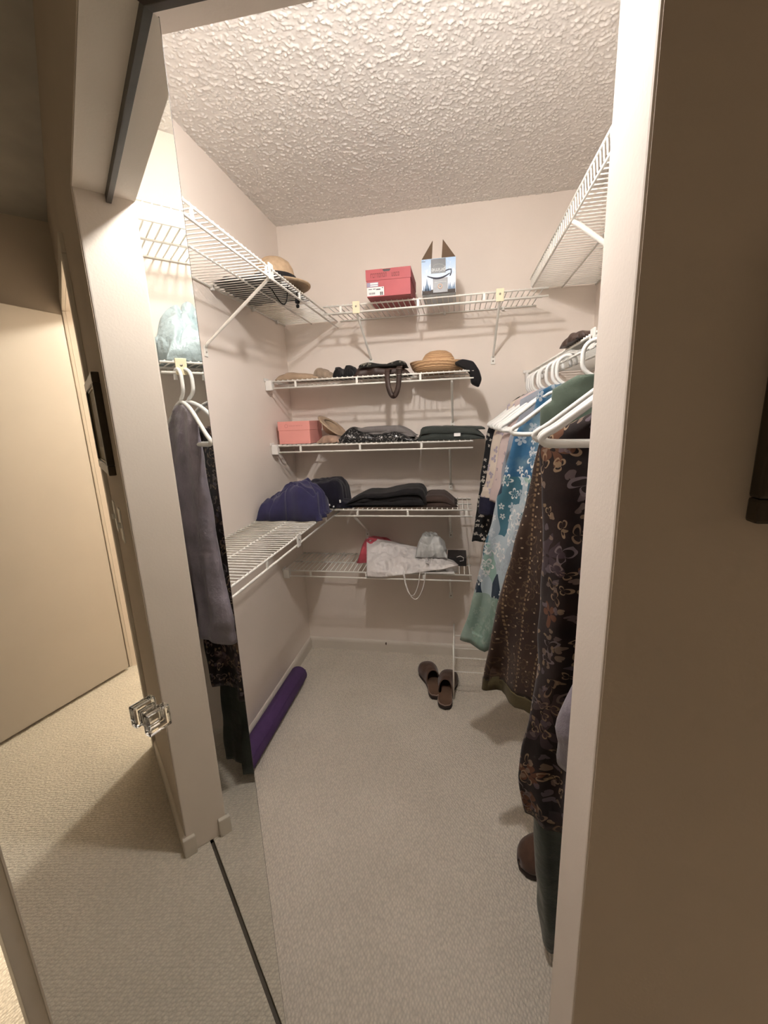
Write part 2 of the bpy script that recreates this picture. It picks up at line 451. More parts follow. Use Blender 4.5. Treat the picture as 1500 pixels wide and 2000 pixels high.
def switch(x, z, label, m):
    s = thing('light_switch', label, 'switch', (x, YH, z), group='switch plates beside the side room door')
    MB().box(-0.035, 0.035, -0.006, -0.0003, -0.057, 0.057).build('plate', m, s, bevel=0.0025)
    MB().box(-0.006, 0.006, -0.016, -0.0055, -0.010, 0.010).build('toggle', m, s, bevel=0.002)
switch(0.485, 1.115, 'white switch plate below the dark picture frame, nearer the closet jamb', M_WHITEP)
switch(0.68, 1.115, 'white switch plate below the dark picture frame, nearer the side room door', M_WHITEP)

# ================================================================== WIRE SHELVES
PITCH_W = 0.0254
_wire_cache = {}
def wire_mesh(depth, lip):
    key = (round(depth, 4), lip)
    if key not in _wire_cache:
        if lip == 'up':
            pts = [(0, 0.004, 0.0), (0, depth - 0.004, 0.0), (0, depth, 0.006), (0, depth + 0.004, 0.048)]
        else:
            pts = [(0, 0.002, 0.0), (0, depth + 0.002, 0.0)]
        _wire_cache[key] = MB().tube(pts, 0.0023, 6).mesh('wire', M_WIRE)
    return _wire_cache[key]
def shelf(name, label, origin, rz, length, depth=0.303, lip='down', lip_h=0.036, tabs=(), braces=(), end0=False, end1=False, clips=(), plates=(), cut=None):
    """local x along the wall, local y out from the wall, z up"""
    s = thing(name, label, 'shelf', origin, rz, 'white wire shelves in the closet')
    R = 0.0039
    for nm, y in (('back_rod', 0.006), ('middle_rod', depth * 0.52), ('front_rod', depth)):
        MB().tube([(0.001, y, -0.0045), (length - 0.001, y, -0.0045)], R, 8).build(nm, M_WIRE, s)
    lz = -lip_h if lip == 'down' else 0.044
    MB().tube([(0.001, depth + (0.003 if lip == 'up' else 0.001), lz), (length - 0.001, depth + (0.003 if lip == 'up' else 0.001), lz)], R + 0.0003, 8).build('lip_rod', M_WIRE, s)
    n = int((length - 0.02) / PITCH_W)
    wm = wire_mesh(depth, lip)
    off = (length - n * PITCH_W) / 2
    for i in range(n + 1):
        ob('wire', wm, s, (off + i * PITCH_W, 0, 0))
    if lip == 'down':
        tm = MB().box(-0.005, 0.005, depth - 0.002, depth + 0.003, -lip_h, -0.003).mesh('lip_tab', M_WIRE)
        for t in tabs: ob('lip_tab', tm, s, (t, 0, 0))
    for t in clips:
        MB().box(t - 0.006, t + 0.006, 0.0003, 0.014, -0.016, 0.004).build('wall_clip', M_WHITEP, s, bevel=0.002)
    for e, xx in ((end0, 0.0), (end1, length)):
        if e:
            sg = 1 if xx == 0 else -1
            a, b_ = sorted((xx + sg * 0.0005, xx + sg * 0.034))
            bl = MB().box(a, b_, depth - 0.018, depth + 0.014, -lip_h - 0.010, 0.003).build('end_bracket', M_WHITEP, s, bevel=0.003)
            a, b_ = sorted((xx + sg * 0.0005, xx + sg * 0.005))
            MB().box(a, b_, depth - 0.02, depth + 0.024, -0.002, 0.013).build('bracket_flange', M_WHITEP, bl, bevel=0.001)
    for br in braces:
        x, zf = br[0], br[1]; x2 = br[2] if len(br) > 2 else x
        bm_ = MB().tube([(x, depth - 0.002, -lip_h if lip == 'down' else -0.008), (x, depth - 0.02, (-lip_h if lip == 'down' else -0.008) - 0.014), (x2, 0.012, zf + 0.012), (x2, 0.005, zf)], 0.0058 if lip == 'down' else 0.0085, 8).build('brace', M_WIRE, s)
        ft = MB().box(x2 - 0.011, x2 + 0.011, 0.0004, 0.004, zf - 0.034, zf + 0.006).build('foot_plate', M_WIRE, bm_, bevel=0.001)
        sc = MB().lathe([(0.0, 0.0025), (0.003, 0.002), (0.004, 0.0)], 10).build('screw', M_STEEL, bm_)
        sc.location = (x2, 0.004, zf - 0.018); sc.rotation_euler = (-pi / 2, 0, 0)
    for x, m_ in plates:
        pl = MB().box(x - 0.017, x + 0.017, depth + 0.0035, depth + 0.009, -lip_h - 0.008, 0.008).build('brace_plate', m_, s, bevel=0.002)
        sc = MB().lathe([(0.0, 0.002), (0.003, 0.0015), (0.0045, 0.0)], 10).build('screw', M_STEEL, s)
        sc.location = (x, depth + 0.009, -0.014); sc.rotation_euler = (-pi / 2, 0, 0)
    return s

HALF = pi / 2
ZT_L, ZT_R, Z_B, Z_C, Z_D, Z_E, Z_R = 1.957, 2.030, 1.637, 1.320, 0.985, 0.645, 1.636
# left wall (origin at the back wall, running towards the door)
shelf('wire_shelf', 'upper wire shelf along the left wall carrying a straw fedora', (LX, D - 0.004, ZT_L), -HALF, 1.63,
      tabs=(0.235, 0.56, 0.87, 1.28), braces=((0.845, -0.235, 0.80),), plates=((0.845, M_WHITEP),), clips=(0.11, 0.38, 0.71, 1.0, 1.3))
shelf('wire_shelf', 'lower wire shelf along the left wall with a bundled navy garment', (LX, D - 0.004, Z_D - 0.001), -HALF, 1.63,
      tabs=(0.42, 0.77, 1.08, 1.4), clips=(0.5, 0.9), plates=((0.80, M_WHITEP),))
# back wall (origin at right end, running to the left)
XE = 0.075
shelf('wire_shelf', 'top wire shelf on the back wall carrying the maroon shoebox and blue carton', (0.385, D, ZT_L), pi, 1.005,
      tabs=(0.27, 0.56, 0.92), braces=((0.203, -0.235), (0.845, -0.21)), plates=((0.203, M_PLATE), (0.845, M_PLATE)), clips=(0.16, 0.45, 0.9))
for nm, z, br in (('straw sun hat and black handbag', Z_B, ((0.10, -0.235),)), ('pink box and sequined clothes', Z_C, ((0.11, -0.255),)),
                  ('crumpled white plastic bag', Z_E, ((0.11, -0.235),))):
    which = {Z_B: 'second', Z_C: 'third', Z_E: 'lowest'}[z]
    shelf('wire_shelf', which + ' wire shelf on the back wall, with the ' + nm, (XE, D, z), pi, XE - LX - 0.001,
          tabs=(0.245, 0.55, 0.86), braces=br, end1=True, clips=(0.1, 0.4, 0.75))
shelf('wire_shelf', 'fourth wire shelf on the back wall, with folded black and brown trousers', (XE, D, Z_D), pi, XE + 0.628,
      tabs=(0.03, 0.32, 0.58), braces=((0.11, -0.2), (0.60, -0.2)), clips=(0.1, 0.4))
# right wall (origin near the door, running to the back)
shelf('wire_shelf', 'empty upper wire shelf on the right wall with its lip turned up', (RX, YC + 0.03, ZT_R), HALF, D - YC - 0.035, lip='up',
      braces=((0.84, -0.235, 0.85),), clips=(0.3, 0.8, 1.3))
shelf('wire_shelf', 'wire hanging shelf on the right wall with clothes hangers on its lip', (RX, YC + 0.03, Z_R), HALF, D - YC - 0.035,
      tabs=(0.2, 0.56, 0.95, 1.25, 1.45), braces=((0.30, -0.235),), plates=((0.52, M_WHITEP), (0.06, M_PLATE)), end1=True, clips=(0.3, 0.8, 1.3))

# ================================================================== CLOTH MATERIALS
def uvflat(nt, ky=0.9):
    co = coords(nt)
    sp = N(nt, 'ShaderNodeSeparateXYZ'); L(nt, co, sp.inputs[0])
    u = math_n(nt, 'SUBTRACT', sp.outputs[0], math_n(nt, 'MULTIPLY', sp.outputs[1], ky))
    cb = N(nt, 'ShaderNodeCombineXYZ'); L(nt, u, cb.inputs[0]); L(nt, sp.outputs[2], cb.inputs[1])
    return co, cb.outputs[0], u, sp.outputs[2]
def warp(nt, co, amt, scale):
    n = N(nt, 'ShaderNodeTexNoise'); n.inputs['Scale'].default_value = scale
    L(nt, co, n.inputs['Vector'])
    sub = N(nt, 'ShaderNodeVectorMath', operation='SUBTRACT'); L(nt, n.outputs['Color'], sub.inputs[0]); sub.inputs[1].default_value = (0.5, 0.5, 0.5)
    sc = N(nt, 'ShaderNodeVectorMath', operation='SCALE'); L(nt, sub.outputs[0], sc.inputs[0]); sc.inputs['Scale'].default_value = amt
    ad = N(nt, 'ShaderNodeVectorMath', operation='ADD'); L(nt, co, ad.inputs[0]); L(nt, sc.outputs[0], ad.inputs[1])
    return ad.outputs[0]
def flowers(nt, co, scale, petals=5, size=0.36, inner=0.08, keep=0.35, seed=0.0, ring=False):
    """mask of petalled motifs, one per Voronoi cell; second output is a random grey per motif"""
    mp = N(nt, 'ShaderNodeMapping'); mp.inputs['Location'].default_value = (seed, seed * 1.7, 0); L(nt, co, mp.inputs[0])
    sc = N(nt, 'ShaderNodeVectorMath', operation='SCALE'); L(nt, mp.outputs[0], sc.inputs[0]); sc.inputs['Scale'].default_value = scale
    v = N(nt, 'ShaderNodeTexVoronoi', voronoi_dimensions='2D'); v.inputs['Scale'].default_value = 1.0; v.inputs['Randomness'].default_value = 0.8
    L(nt, sc.outputs[0], v.inputs['Vector'])
    d = N(nt, 'ShaderNodeVectorMath', operation='SUBTRACT'); L(nt, sc.outputs[0], d.inputs[0]); L(nt, v.outputs['Position'], d.inputs[1])
    sp = N(nt, 'ShaderNodeSeparateXYZ'); L(nt, d.outputs[0], sp.inputs[0])
    csp = N(nt, 'ShaderNodeSeparateColor'); L(nt, v.outputs['Color'], csp.inputs[0])
    ang = math_n(nt, 'ADD', math_n(nt, 'ARCTAN2', sp.outputs[1], sp.outputs[0]), math_n(nt, 'MULTIPLY', csp.outputs[0], 6.28))
    lobe = math_n(nt, 'POWER', math_n(nt, 'ABSOLUTE', math_n(nt, 'COSINE', math_n(nt, 'MULTIPLY', ang, petals / 2.0))), 0.6)
    rad = math_n(nt, 'MULTIPLY', math_n(nt, 'MULTIPLY', lobe, size), math_n(nt, 'ADD', math_n(nt, 'MULTIPLY', csp.outputs[2], 0.6), 0.6))
    dist = v.outputs['Distance']
    m = math_n(nt, 'LESS_THAN', dist, rad)
    if ring:
        m = math_n(nt, 'MULTIPLY', m, math_n(nt, 'GREATER_THAN', dist, math_n(nt, 'MULTIPLY', rad, 0.72)))
    else:
        m = math_n(nt, 'MULTIPLY', m, math_n(nt, 'GREATER_THAN', dist, inner))
    m = math_n(nt, 'MULTIPLY', m, math_n(nt, 'GREATER_THAN', csp.outputs[1], keep))
    return m, csp.outputs[2]
def cloth_finish(nt, b, co, rough=0.85, weave=0.25, sheen=0.15):
    b.inputs['Roughness'].default_value = rough
    b.inputs['Specular IOR Level'].default_value = 0.25
    b.inputs['Sheen Weight'].default_value = sheen
    bump(nt, b, noise_n(nt, co, 60, 4), weave, 0.004)
def cloth(name, col, vary=0.12, rough=0.88, sheen=0.1, scale=14, spec=0.2, bmp=0.35):
    if name in MATS: return MATS[name]
    m, nt, b = nmat(name); co = coords(nt)
    nf = noise_n(nt, co, scale, 5)
    L(nt, ramp(nt, nf, [(0.3, [c * (1 - vary) for c in col]), (0.7, [min(1, c * (1 + vary)) for c in col])]), b.inputs['Base Color'])
    b.inputs['Roughness'].default_value = rough; b.inputs['Specular IOR Level'].default_value = spec
    b.inputs['Sheen Weight'].default_value = sheen
    h = math_n(nt, 'ADD', math_n(nt, 'MULTIPLY', noise_n(nt, co, 22, 4), 1.0), math_n(nt, 'MULTIPLY', noise_n(nt, co, 400, 2), 0.08))
    bump(nt, b, h, bmp, 0.012)
    MATS[name] = m; return m

def mat_dark_floral():
    m, nt, b = nmat('black_floral_print'); co, uv, u, z = uvflat(nt)
    wv = warp(nt, uv, 0.05, 14)
    base = ramp(nt, noise_n(nt, co, 9, 3), [(0.3, (0.010, 0.006, 0.006)), (0.75, (0.028, 0.014, 0.012))])
    f1, r1 = flowers(nt, wv, 9.0, 5, 0.42, 0.05, 0.45, 1.3)
    c = mixc(nt, math_n(nt, 'MULTIPLY', f1, 0.75), base, ramp(nt, r1, [(0.2, (0.16, 0.06, 0.03)), (0.6, (0.12, 0.07, 0.035)), (0.9, (0.07, 0.045, 0.06))]))
    w2 = warp(nt, uv, 0.09, 10)
    f2, r2 = flowers(nt, w2, 24.0, 3, 0.50, 0.03, 0.30, 4.1, ring=True)
    c = mixc(nt, math_n(nt, 'MULTIPLY', f2, 0.9), c, ramp(nt, r2, [(0.2, (0.34, 0.24, 0.15)), (0.55, (0.25, 0.16, 0.10)), (0.9, (0.20, 0.16, 0.17))]))
    f3, r3 = flowers(nt, warp(nt, uv, 0.03, 25), 45.0, 1, 0.45, 0.0, 0.55, 8.9)
    c = mixc(nt, math_n(nt, 'MULTIPLY', f3, 0.7), c, ramp(nt, r3, [(0.2, (0.32, 0.22, 0.13)), (0.8, (0.14, 0.11, 0.13))]))
    L(nt, c, b.inputs['Base Color']); cloth_finish(nt, b, co); return m
def mat_brown_dots():
    m, nt, b = nmat('brown_beaded_print'); co, uv, u, z = uvflat(nt)
    base = ramp(nt, noise_n(nt, co, 6, 4), [(0.3, (0.024, 0.012, 0.009)), (0.7, (0.052, 0.026, 0.015))])
    # vertical embroidered lines
    st = math_n(nt, 'FRACT', math_n(nt, 'MULTIPLY', u, 17.0))
    line = math_n(nt, 'LESS_THAN', math_n(nt, 'ABSOLUTE', math_n(nt, 'SUBTRACT', st, 0.5)), 0.045)
    dash = math_n(nt, 'GREATER_THAN', math_n(nt, 'FRACT', math_n(nt, 'MULTIPLY', z, 75.0)), 0.45)
    c = mixc(nt, math_n(nt, 'MULTIPLY', math_n(nt, 'MULTIPLY', line, dash), 0.75), base, (0.26, 0.17, 0.09))
    # scrolls
    f2, r2 = flowers(nt, warp(nt, uv, 0.05, 18), 30.0, 3, 0.5, 0.0, 0.25, 2.2, ring=True)
    c = mixc(nt, math_n(nt, 'MULTIPLY', f2, 0.4), c, (0.17, 0.105, 0.055))
    # beads
    f3, r3 = flowers(nt, uv, 34.0, 1, 0.0, 0.0, 0.0, 5.0)
    sc = N(nt, 'ShaderNodeVectorMath', operation='SCALE'); L(nt, uv, sc.inputs[0]); sc.inputs['Scale'].default_value = 34.0
    v = N(nt, 'ShaderNodeTexVoronoi', voronoi_dimensions='2D'); v.inputs['Scale'].default_value = 1.0; v.inputs['Randomness'].default_value = 0.35
    L(nt, sc.outputs[0], v.inputs['Vector'])
    bead = math_n(nt, 'LESS_THAN', v.outputs['Distance'], 0.085)
    c = mixc(nt, bead, c, (0.36, 0.27, 0.18))
    L(nt, c, b.inputs['Base Color']); cloth_finish(nt, b, co, 0.8); return m
def mat_blue_dress():
    m, nt, b = nmat('blue_patchwork_print'); co, uv, u, z = uvflat(nt)
    wv = warp(nt, uv, 0.12, 5)
    v = N(nt, 'ShaderNodeTexVoronoi', voronoi_dimensions='2D'); v.inputs['Scale'].default_value = 11.0
    mpr = N(nt, 'ShaderNodeMapping'); mpr.inputs['Rotation'].default_value = (0, 0, radians(35)); mpr.inputs['Scale'].default_value = (1.7, 0.8, 1); L(nt, wv, mpr.inputs[0]); L(nt, mpr.outputs[0], v.inputs['Vector'])
    cs_ = N(nt, 'ShaderNodeSeparateColor'); L(nt, v.outputs['Color'], cs_.inputs[0])
    base = ramp(nt, cs_.outputs[0], [(0.0, (0.045, 0.115, 0.16)), (0.2, (0.30, 0.35, 0.39)), (0.38, (0.22, 0.34, 0.30)), (0.52, (0.012, 0.025, 0.045)), (0.64, (0.36, 0.43, 0.47)), (0.8, (0.04, 0.12, 0.16)), (0.92, (0.20, 0.11, 0.07))], 'CONSTANT')
    top = ramp(nt, noise_n(nt, co, 16, 3), [(0.40, (0.02, 0.09, 0.18)), (0.62, (0.10, 0.17, 0.22))])
    topm = math_n(nt, 'GREATER_THAN', z, 1.22 - 1.60)
    c = mixc(nt, topm, base, top)
    f1, r1 = flowers(nt, uv, 22.0, 5, 0.42, 0.06, 0.30, 0.7)
    c = mixc(nt, math_n(nt, 'MULTIPLY', f1, 0.85), c, ramp(nt, r1, [(0.3, (0.55, 0.57, 0.57)), (0.7, (0.32, 0.36, 0.40))]))
    f2, r2 = flowers(nt, uv, 15.0, 5, 0.52, 0.0, 0.55, 3.7, ring=True)
    c = mixc(nt, f2, c, (0.60, 0.60, 0.58))
    low = ramp(nt, noise_n(nt, co, 10, 3), [(0.35, (0.17, 0.25, 0.20)), (0.7, (0.27, 0.36, 0.30))])
    lm_ = math_n(nt, 'LESS_THAN', math_n(nt, 'ADD', z, math_n(nt, 'MULTIPLY', noise_n(nt, co, 7), 0.12)), 0.83 - 1.60)
    c = mixc(nt, math_n(nt, 'MULTIPLY', lm_, 0.85), c, low)
    L(nt, c, b.inputs['Base Color']); cloth_finish(nt, b, co, 0.75); return m
def mat_print(name, bg, fg, scale, petals=5, size=0.4, keep=0.3, seed=0.0):
    m, nt, b = nmat(name); co, uv, u, z = uvflat(nt)
    base = ramp(nt, noise_n(nt, co, 9, 3), [(0.3, [c * 0.85 for c in bg]), (0.7, [min(1, c * 1.12) for c in bg])])
    f1, r1 = flowers(nt, warp(nt, uv, 0.02, 30), scale, petals, size, 0.04, keep, seed)
    c = mixc(nt, f1, base, fg)
    L(nt, c, b.inputs['Base Color']); cloth_finish(nt, b, co); return m
M_FLORAL = mat_dark_floral(); M_BROWN = mat_brown_dots(); M_BLUE = mat_blue_dress()
M_BFLORAL = mat_print('black_cream_print', (0.012, 0.012, 0.014), (0.50, 0.46, 0.40), 40, 4, 0.42, 0.45, 2.0)
M_CREAM = mat_print('cream_lavender_print', (0.58, 0.50, 0.42), (0.34, 0.30, 0.36), 26, 3, 0.5, 0.55, 5.0)
M_PINKB = mat_print('pale_pink_print', (0.52, 0.42, 0.40), (0.30, 0.25, 0.28), 44, 4, 0.3, 0.7, 9.0)
M_LAV = cloth('lavender_satin', (0.23, 0.205, 0.25), 0.3, 0.36, 0.2, 9, 0.6, 0.7)
M_GREEN = cloth('green_sheer_knit', (0.075, 0.10, 0.075), 0.35, 0.7, 0.3, 8)
M_DKGREEN = cloth('dark_green_vinyl', (0.030, 0.042, 0.036), 0.5, 0.32, 0.0, 7, 0.5, 0.4)
M_OLIVE = cloth('olive_hem_band', (0.085, 0.065, 0.03), 0.3, 0.8)
M_NAVYB = cloth('navy_hem_band', (0.012, 0.012, 0.03), 0.2, 0.7)
M_BLUEGREY = cloth('blue_grey_cotton', (0.27, 0.29, 0.33), 0.15)

# ================================================================== HANGERS AND HANGING CLOTHES
RODX, RODZ = RX - 0.304, Z_R - 0.036     # lip rod that carries the hangers
def bez(p0, p1, p2, n):
    return [tuple((1 - t) ** 2 * a + 2 * (1 - t) * t * b_ + t * t * c for a, b_, c in zip(p0, p1, p2)) for t in [k / n for k in range(n + 1)]]
def hanger_mesh():
    R = 0.0064
    mb = MB()
    # hook: (s, z) relative to the rod centre, s<0 towards the middle of the closet
    hk = [(0.020, -0.020), (0.018, -0.004)] + bez((0.018, -0.004), (0.014, 0.0105), (0.0, 0.0105), 5)[1:] + bez((0.0, 0.0105), (-0.034, 0.010), (-0.037, -0.022), 6)[1:] + [(-0.037, -0.045)] + bez((-0.037, -0.045), (-0.036, -0.066), (-0.012, -0.078), 5)[1:] + bez((-0.012, -0.078), (0.0, -0.083), (0.0, -0.096), 4)[1:]
    mb.tube([(s, 0, z) for s, z in hk], R * 0.92, 8)
    zs, zt, zb = -0.094, -0.198, -0.224
    W = 0.208
    tri = [(0, zs + 0.004)] + bez((-0.01, zs + 0.003), (-0.06, zs - 0.006), (-0.10, zs - 0.036), 4) + [(-W + 0.030, zt + 0.008)] + bez((-W + 0.018, zt), (-W - 0.012, zt - 0.014), (-W + 0.006, zb + 0.002), 5) + [(-W + 0.03, zb)]
    left = [(s, 0, z) for s, z in tri]; right = [(-s, 0, z) for s, z in tri[::-1]][:-1]
    mb.tube(left + right, R, 8, closed=True)
    return mb.mesh('hanger', M_HANG)
HM = hanger_mesh()
def hanger(y, a, label, dx=0.0):
    o = ob('clothes_hanger', HM, None, (RODX, y, RODZ)); o.rotation_euler = (0, 0, -a)
    return tag(o, label, 'hanger', 'white plastic hangers on the rail')
H_SPECS = [(2.10, 0.0, 'white hanger furthest back on the rail, holding the black and cream floral blouse'),
           (2.045, 0.03, 'white empty hanger between the black floral blouse and the cream blouse'),
           (1.99, 0.0, 'white hanger holding the cream blouse with navy hem'),
           (1.945, 0.05, 'white empty hanger just in front of the cream blouse'),
           (1.83, 0.03, 'white hanger holding the pale pink blouse'),
           (1.785, 0.06, 'white empty hanger just in front of the pale pink blouse'),
           (1.66, 0.05, 'white hanger holding the plain blue grey shirt'),
           (1.555, 0.10, 'white hanger with a bare rounded shoulder tip, left of the blue dress'),
           (1.49, 0.12, 'white hanger holding the blue patchwork dress'),
           (1.20, 0.16, 'white hanger holding the sheer green blouse'),
           
           (0.86, 0.36, 'white hanger just behind the front hanger, holding the black floral dress'),
           (0.79, 0.34, 'white empty front hanger with its bar across the black floral dress'),
           (0.768, 0.10, 'white hanger nearest the jamb, holding the lavender satin dress')]
for y, a, lb in H_SPECS: hanger(y, a, lb)

def onG(px, yh, a):
    """photo pixel on the vertical plane of a garment that hangs at rail position yh turned by a: returns (s, z)"""
    nrm = Vector((sin(a), cos(a), 0)); p0 = Vector((RODX, yh, 0))
    d = ray(px); t = (nrm.dot(p0 - CAM)) / nrm.dot(d); p = CAM + d * t
    return ((p - p0).dot(Vector((cos(a), -sin(a), 0))), p.z)
def garment(name, label, cat, yh, a, left, zt, zb, mat, thick=0.05, folds=3.0, amp=0.012, right=0.22, seed=1, neck=0.05, lean=0.0, group='clothes hanging on the rail', band=None, hem_wave=0.012, tmid=1.0):
    """left: list of (z, s) outline descending; the body is a closed soft tube of cloth with folds"""
    pts = sorted((z, s) for z, s in left)
    nz, nr = 46, 56
    def ring(z, zlow, grow=0.0):
        k = (zt - z) / max(0.01, zt - zlow)
        sl = smooth_interp(pts, z)
        if z > zt - 0.13:
            cap_ = neck + (zt - z) * 1.9
            sl = max(sl, -cap_); sr = min(right, cap_)
        else: sr = right
        out = []
        cx = (sl + sr) / 2; hw = (sr - sl) / 2
        for j in range(nr):
            t = 2 * pi * j / nr
            c, s_ = cos(t), sin(t)
            x = cx + hw * math.copysign(abs(c) ** 0.75, c)
            th = thick * (0.35 + 0.65 * min(1, k * 3.0)) * (0.9 + 0.25 * k) * tmid
            ph = seed * 2.1
            A = amp * (0.25 + 1.1 * k)
            off = A * sin(2 * pi * folds * (x - sl) / 0.42 + ph + 1.2 * k) + A * 0.6 * sin(2 * pi * folds * 1.9 * (x - sl) / 0.42 + ph * 1.7 - k)
            y = th * 0.5 * math.copysign(abs(s_) ** 0.8, s_) * (1 + 0.35 * noise.noise(Vector((x * 14, z * 4, seed)))) + off + lean * k
            y += 0.006 * noise.noise(Vector((x * 20, z * 9, seed + 5)))
            zz = z + (hem_wave * (k ** 6) * noise.noise(Vector((x * 9, y * 25, seed + 3))) if k > 0.6 else 0)
            xx = x + 0.006 * noise.noise(Vector((seed, z * 11, y * 30)))
            out.append((xx + grow * c, y + grow * s_, zz - RODZ))
        return out
    def tube(z0, z1, n, zlow, grow=0.0):
        mb = MB(); rs = [ring(z0 + (z1 - z0) * i / n, zlow, grow) for i in range(n + 1)]
        # inner return at hem and neck so the cloth has thickness
        last = rs[-1]; cx = sum(p[0] for p in last) / nr; cy = sum(p[1] for p in last) / nr
        rs.append([(cx + (p[0] - cx) * 0.97, cy + (p[1] - cy) * 0.88, p[2] + 0.003) for p in last])
        rs.append([(cx + (p[0] - cx) * 0.95, cy + (p[1] - cy) * 0.8, p[2] + 0.05) for p in last])
        vs = [p for r_ in rs for p in r_]
        fs = [(i * nr + j, i * nr + (j + 1) % nr, (i + 1) * nr + (j + 1) % nr, (i + 1) * nr + j) for i in range(len(rs) - 1) for j in range(nr)]
        mb.add(vs, fs, True)
        mb.f += [tuple(range(nr))[::-1], tuple((len(rs) - 1) * nr + j for j in range(nr))]; mb.smooth += [True, True]
        return mb
    g = thing(name, label, cat, (RODX, yh, RODZ), -a, group)
    # object space z is measured from the rail, patterns read world-like heights through an offset baked in the mesh below
    if band:
        zband, bm_, nm = band
        tube(zt, zband, nz, zb).build('body', mat, g)
        tube(zband + 0.004, zb, 10, zb, 0.0016).build(nm, bm_, g)
    else:
        tube(zt, zb, nz, zb).build('body', mat, g)
    return g
def outline(pxs, yh, a):
    out = []
    for p in pxs:
        s, z = onG(p, yh, a); out.append((z, s))
    return out

garment('floral_blouse', 'black blouse with small cream flowers, rearmost garment on the rail', 'blouse', 2.10, 0.0,
        outline([(1000, 790), (958, 828), (946, 880), (936, 950), (928, 1010), (921, 1060), (917, 1090)], 2.10, 0.0), 1.522, 0.80, M_BFLORAL, 0.05, 4, 0.010, seed=2)
# loose cuff of its sleeve
garment('cream_blouse', 'cream and lavender blouse with a navy hem band', 'blouse', 1.99, 0.0,
        outline([(990, 800), (966, 842), (955, 900), (948, 940), (938, 975), (934, 1010)], 1.99, 0.0), 1.522, 0.97, M_CREAM, 0.05, 3, 0.010, seed=4, band=(1.05, M_NAVYB, 'hem_band'))
garment('pink_blouse', 'pale pink patterned blouse between the cream blouse and blue dress', 'blouse', 1.83, 0.03,
        outline([(1005, 805), (984, 848), (974, 885), (966, 930), (958, 972), (957, 990)], 1.83, 0.03), 1.522, 1.06, M_PINKB, 0.05, 3, 0.009, seed=6)
garment('blue_grey_shirt', 'plain blue grey shirt mostly hidden behind the blue patchwork dress', 'shirt', 1.66, 0.05,
        outline([(1015, 810), (998, 845), (985, 900), (975, 960), (962, 1030)], 1.66, 0.05), 1.522, 0.93, M_BLUEGREY, 0.05, 3, 0.009, seed=9)
garment('patchwork_dress', 'long blue and teal patchwork dress with white flower print', 'dress', 1.49, 0.12,
        outline([(1045, 800), (1018, 830), (1003, 853), (990, 900), (978, 950), (962, 1010), (948, 1060), (937, 1110), (925, 1160), (910, 1215), (898, 1245), (894, 1270)], 1.49, 0.12), 1.522, 0.56, M_BLUE, 0.085, 2.6, 0.016, seed=3, right=0.20)
garment('green_blouse', 'sheer green blouse folded over a hanger between blue and black dresses', 'blouse', 1.20, 0.16,
        outline([(1075, 785), (1056, 798), (1056, 860), (1062, 900), (1068, 1000)], 1.20, 0.16), 1.525, 1.15, M_GREEN, 0.035, 2, 0.006, seed=8)
garment('beaded_dress', 'long dark brown dress with rows of beads and an olive hem', 'dress', 1.06, 0.50,
        outline([(1060, 850), (1046, 900), (1036, 960), (1012, 1050), (988, 1130), (966, 1240), (948, 1330), (936, 1385), (926, 1405)], 1.06, 0.50), 1.37, 0.60, M_BROWN, 0.09, 2.4, 0.012, seed=5, right=0.20, neck=0.14, band=(0.635, M_OLIVE, 'hem_band'), hem_wave=0.0)
garment('black_floral_dress', 'long black dress with tan and rust floral print at the front of the rail', 'dress', 0.86, 0.36,
        outline([(1060, 830), (1052, 880), (1060, 960), (1062, 1050), (1056, 1150), (1050, 1300), (1036, 1400), (1018, 1470), (1018, 1540), (1026, 1580), (1034, 1592)], 0.86, 0.36), 1.43, 0.43, M_FLORAL, 0.085, 2.6, 0.014, seed=11, right=0.20, neck=0.10)
garment('dark_green_gown', 'long dark green glossy gown reaching almost to the carpet under the floral dress', 'gown', 0.86, 0.36,
        outline([(1047, 1500), (1041, 1580), (1041, 1640), (1046, 1720), (1052, 1790), (1062, 1860)], 0.86, 0.36), 0.64, 0.05, M_DKGREEN, 0.05, 3.4, 0.010, seed=13, right=0.17, neck=0.17)
garment('lavender_dress', 'long lavender grey satin dress beside the closet jamb', 'dress', 0.768, 0.10,
        outline([(1172, 830), (1168, 1000), (1152, 1200), (1128, 1320), (1102, 1385), (1088, 1430), (1094, 1460), (1090, 1495), (1098, 1520)], 0.768, 0.10), 1.50, 0.70, M_LAV, 0.065, 2.2, 0.010, seed=15, right=0.22)

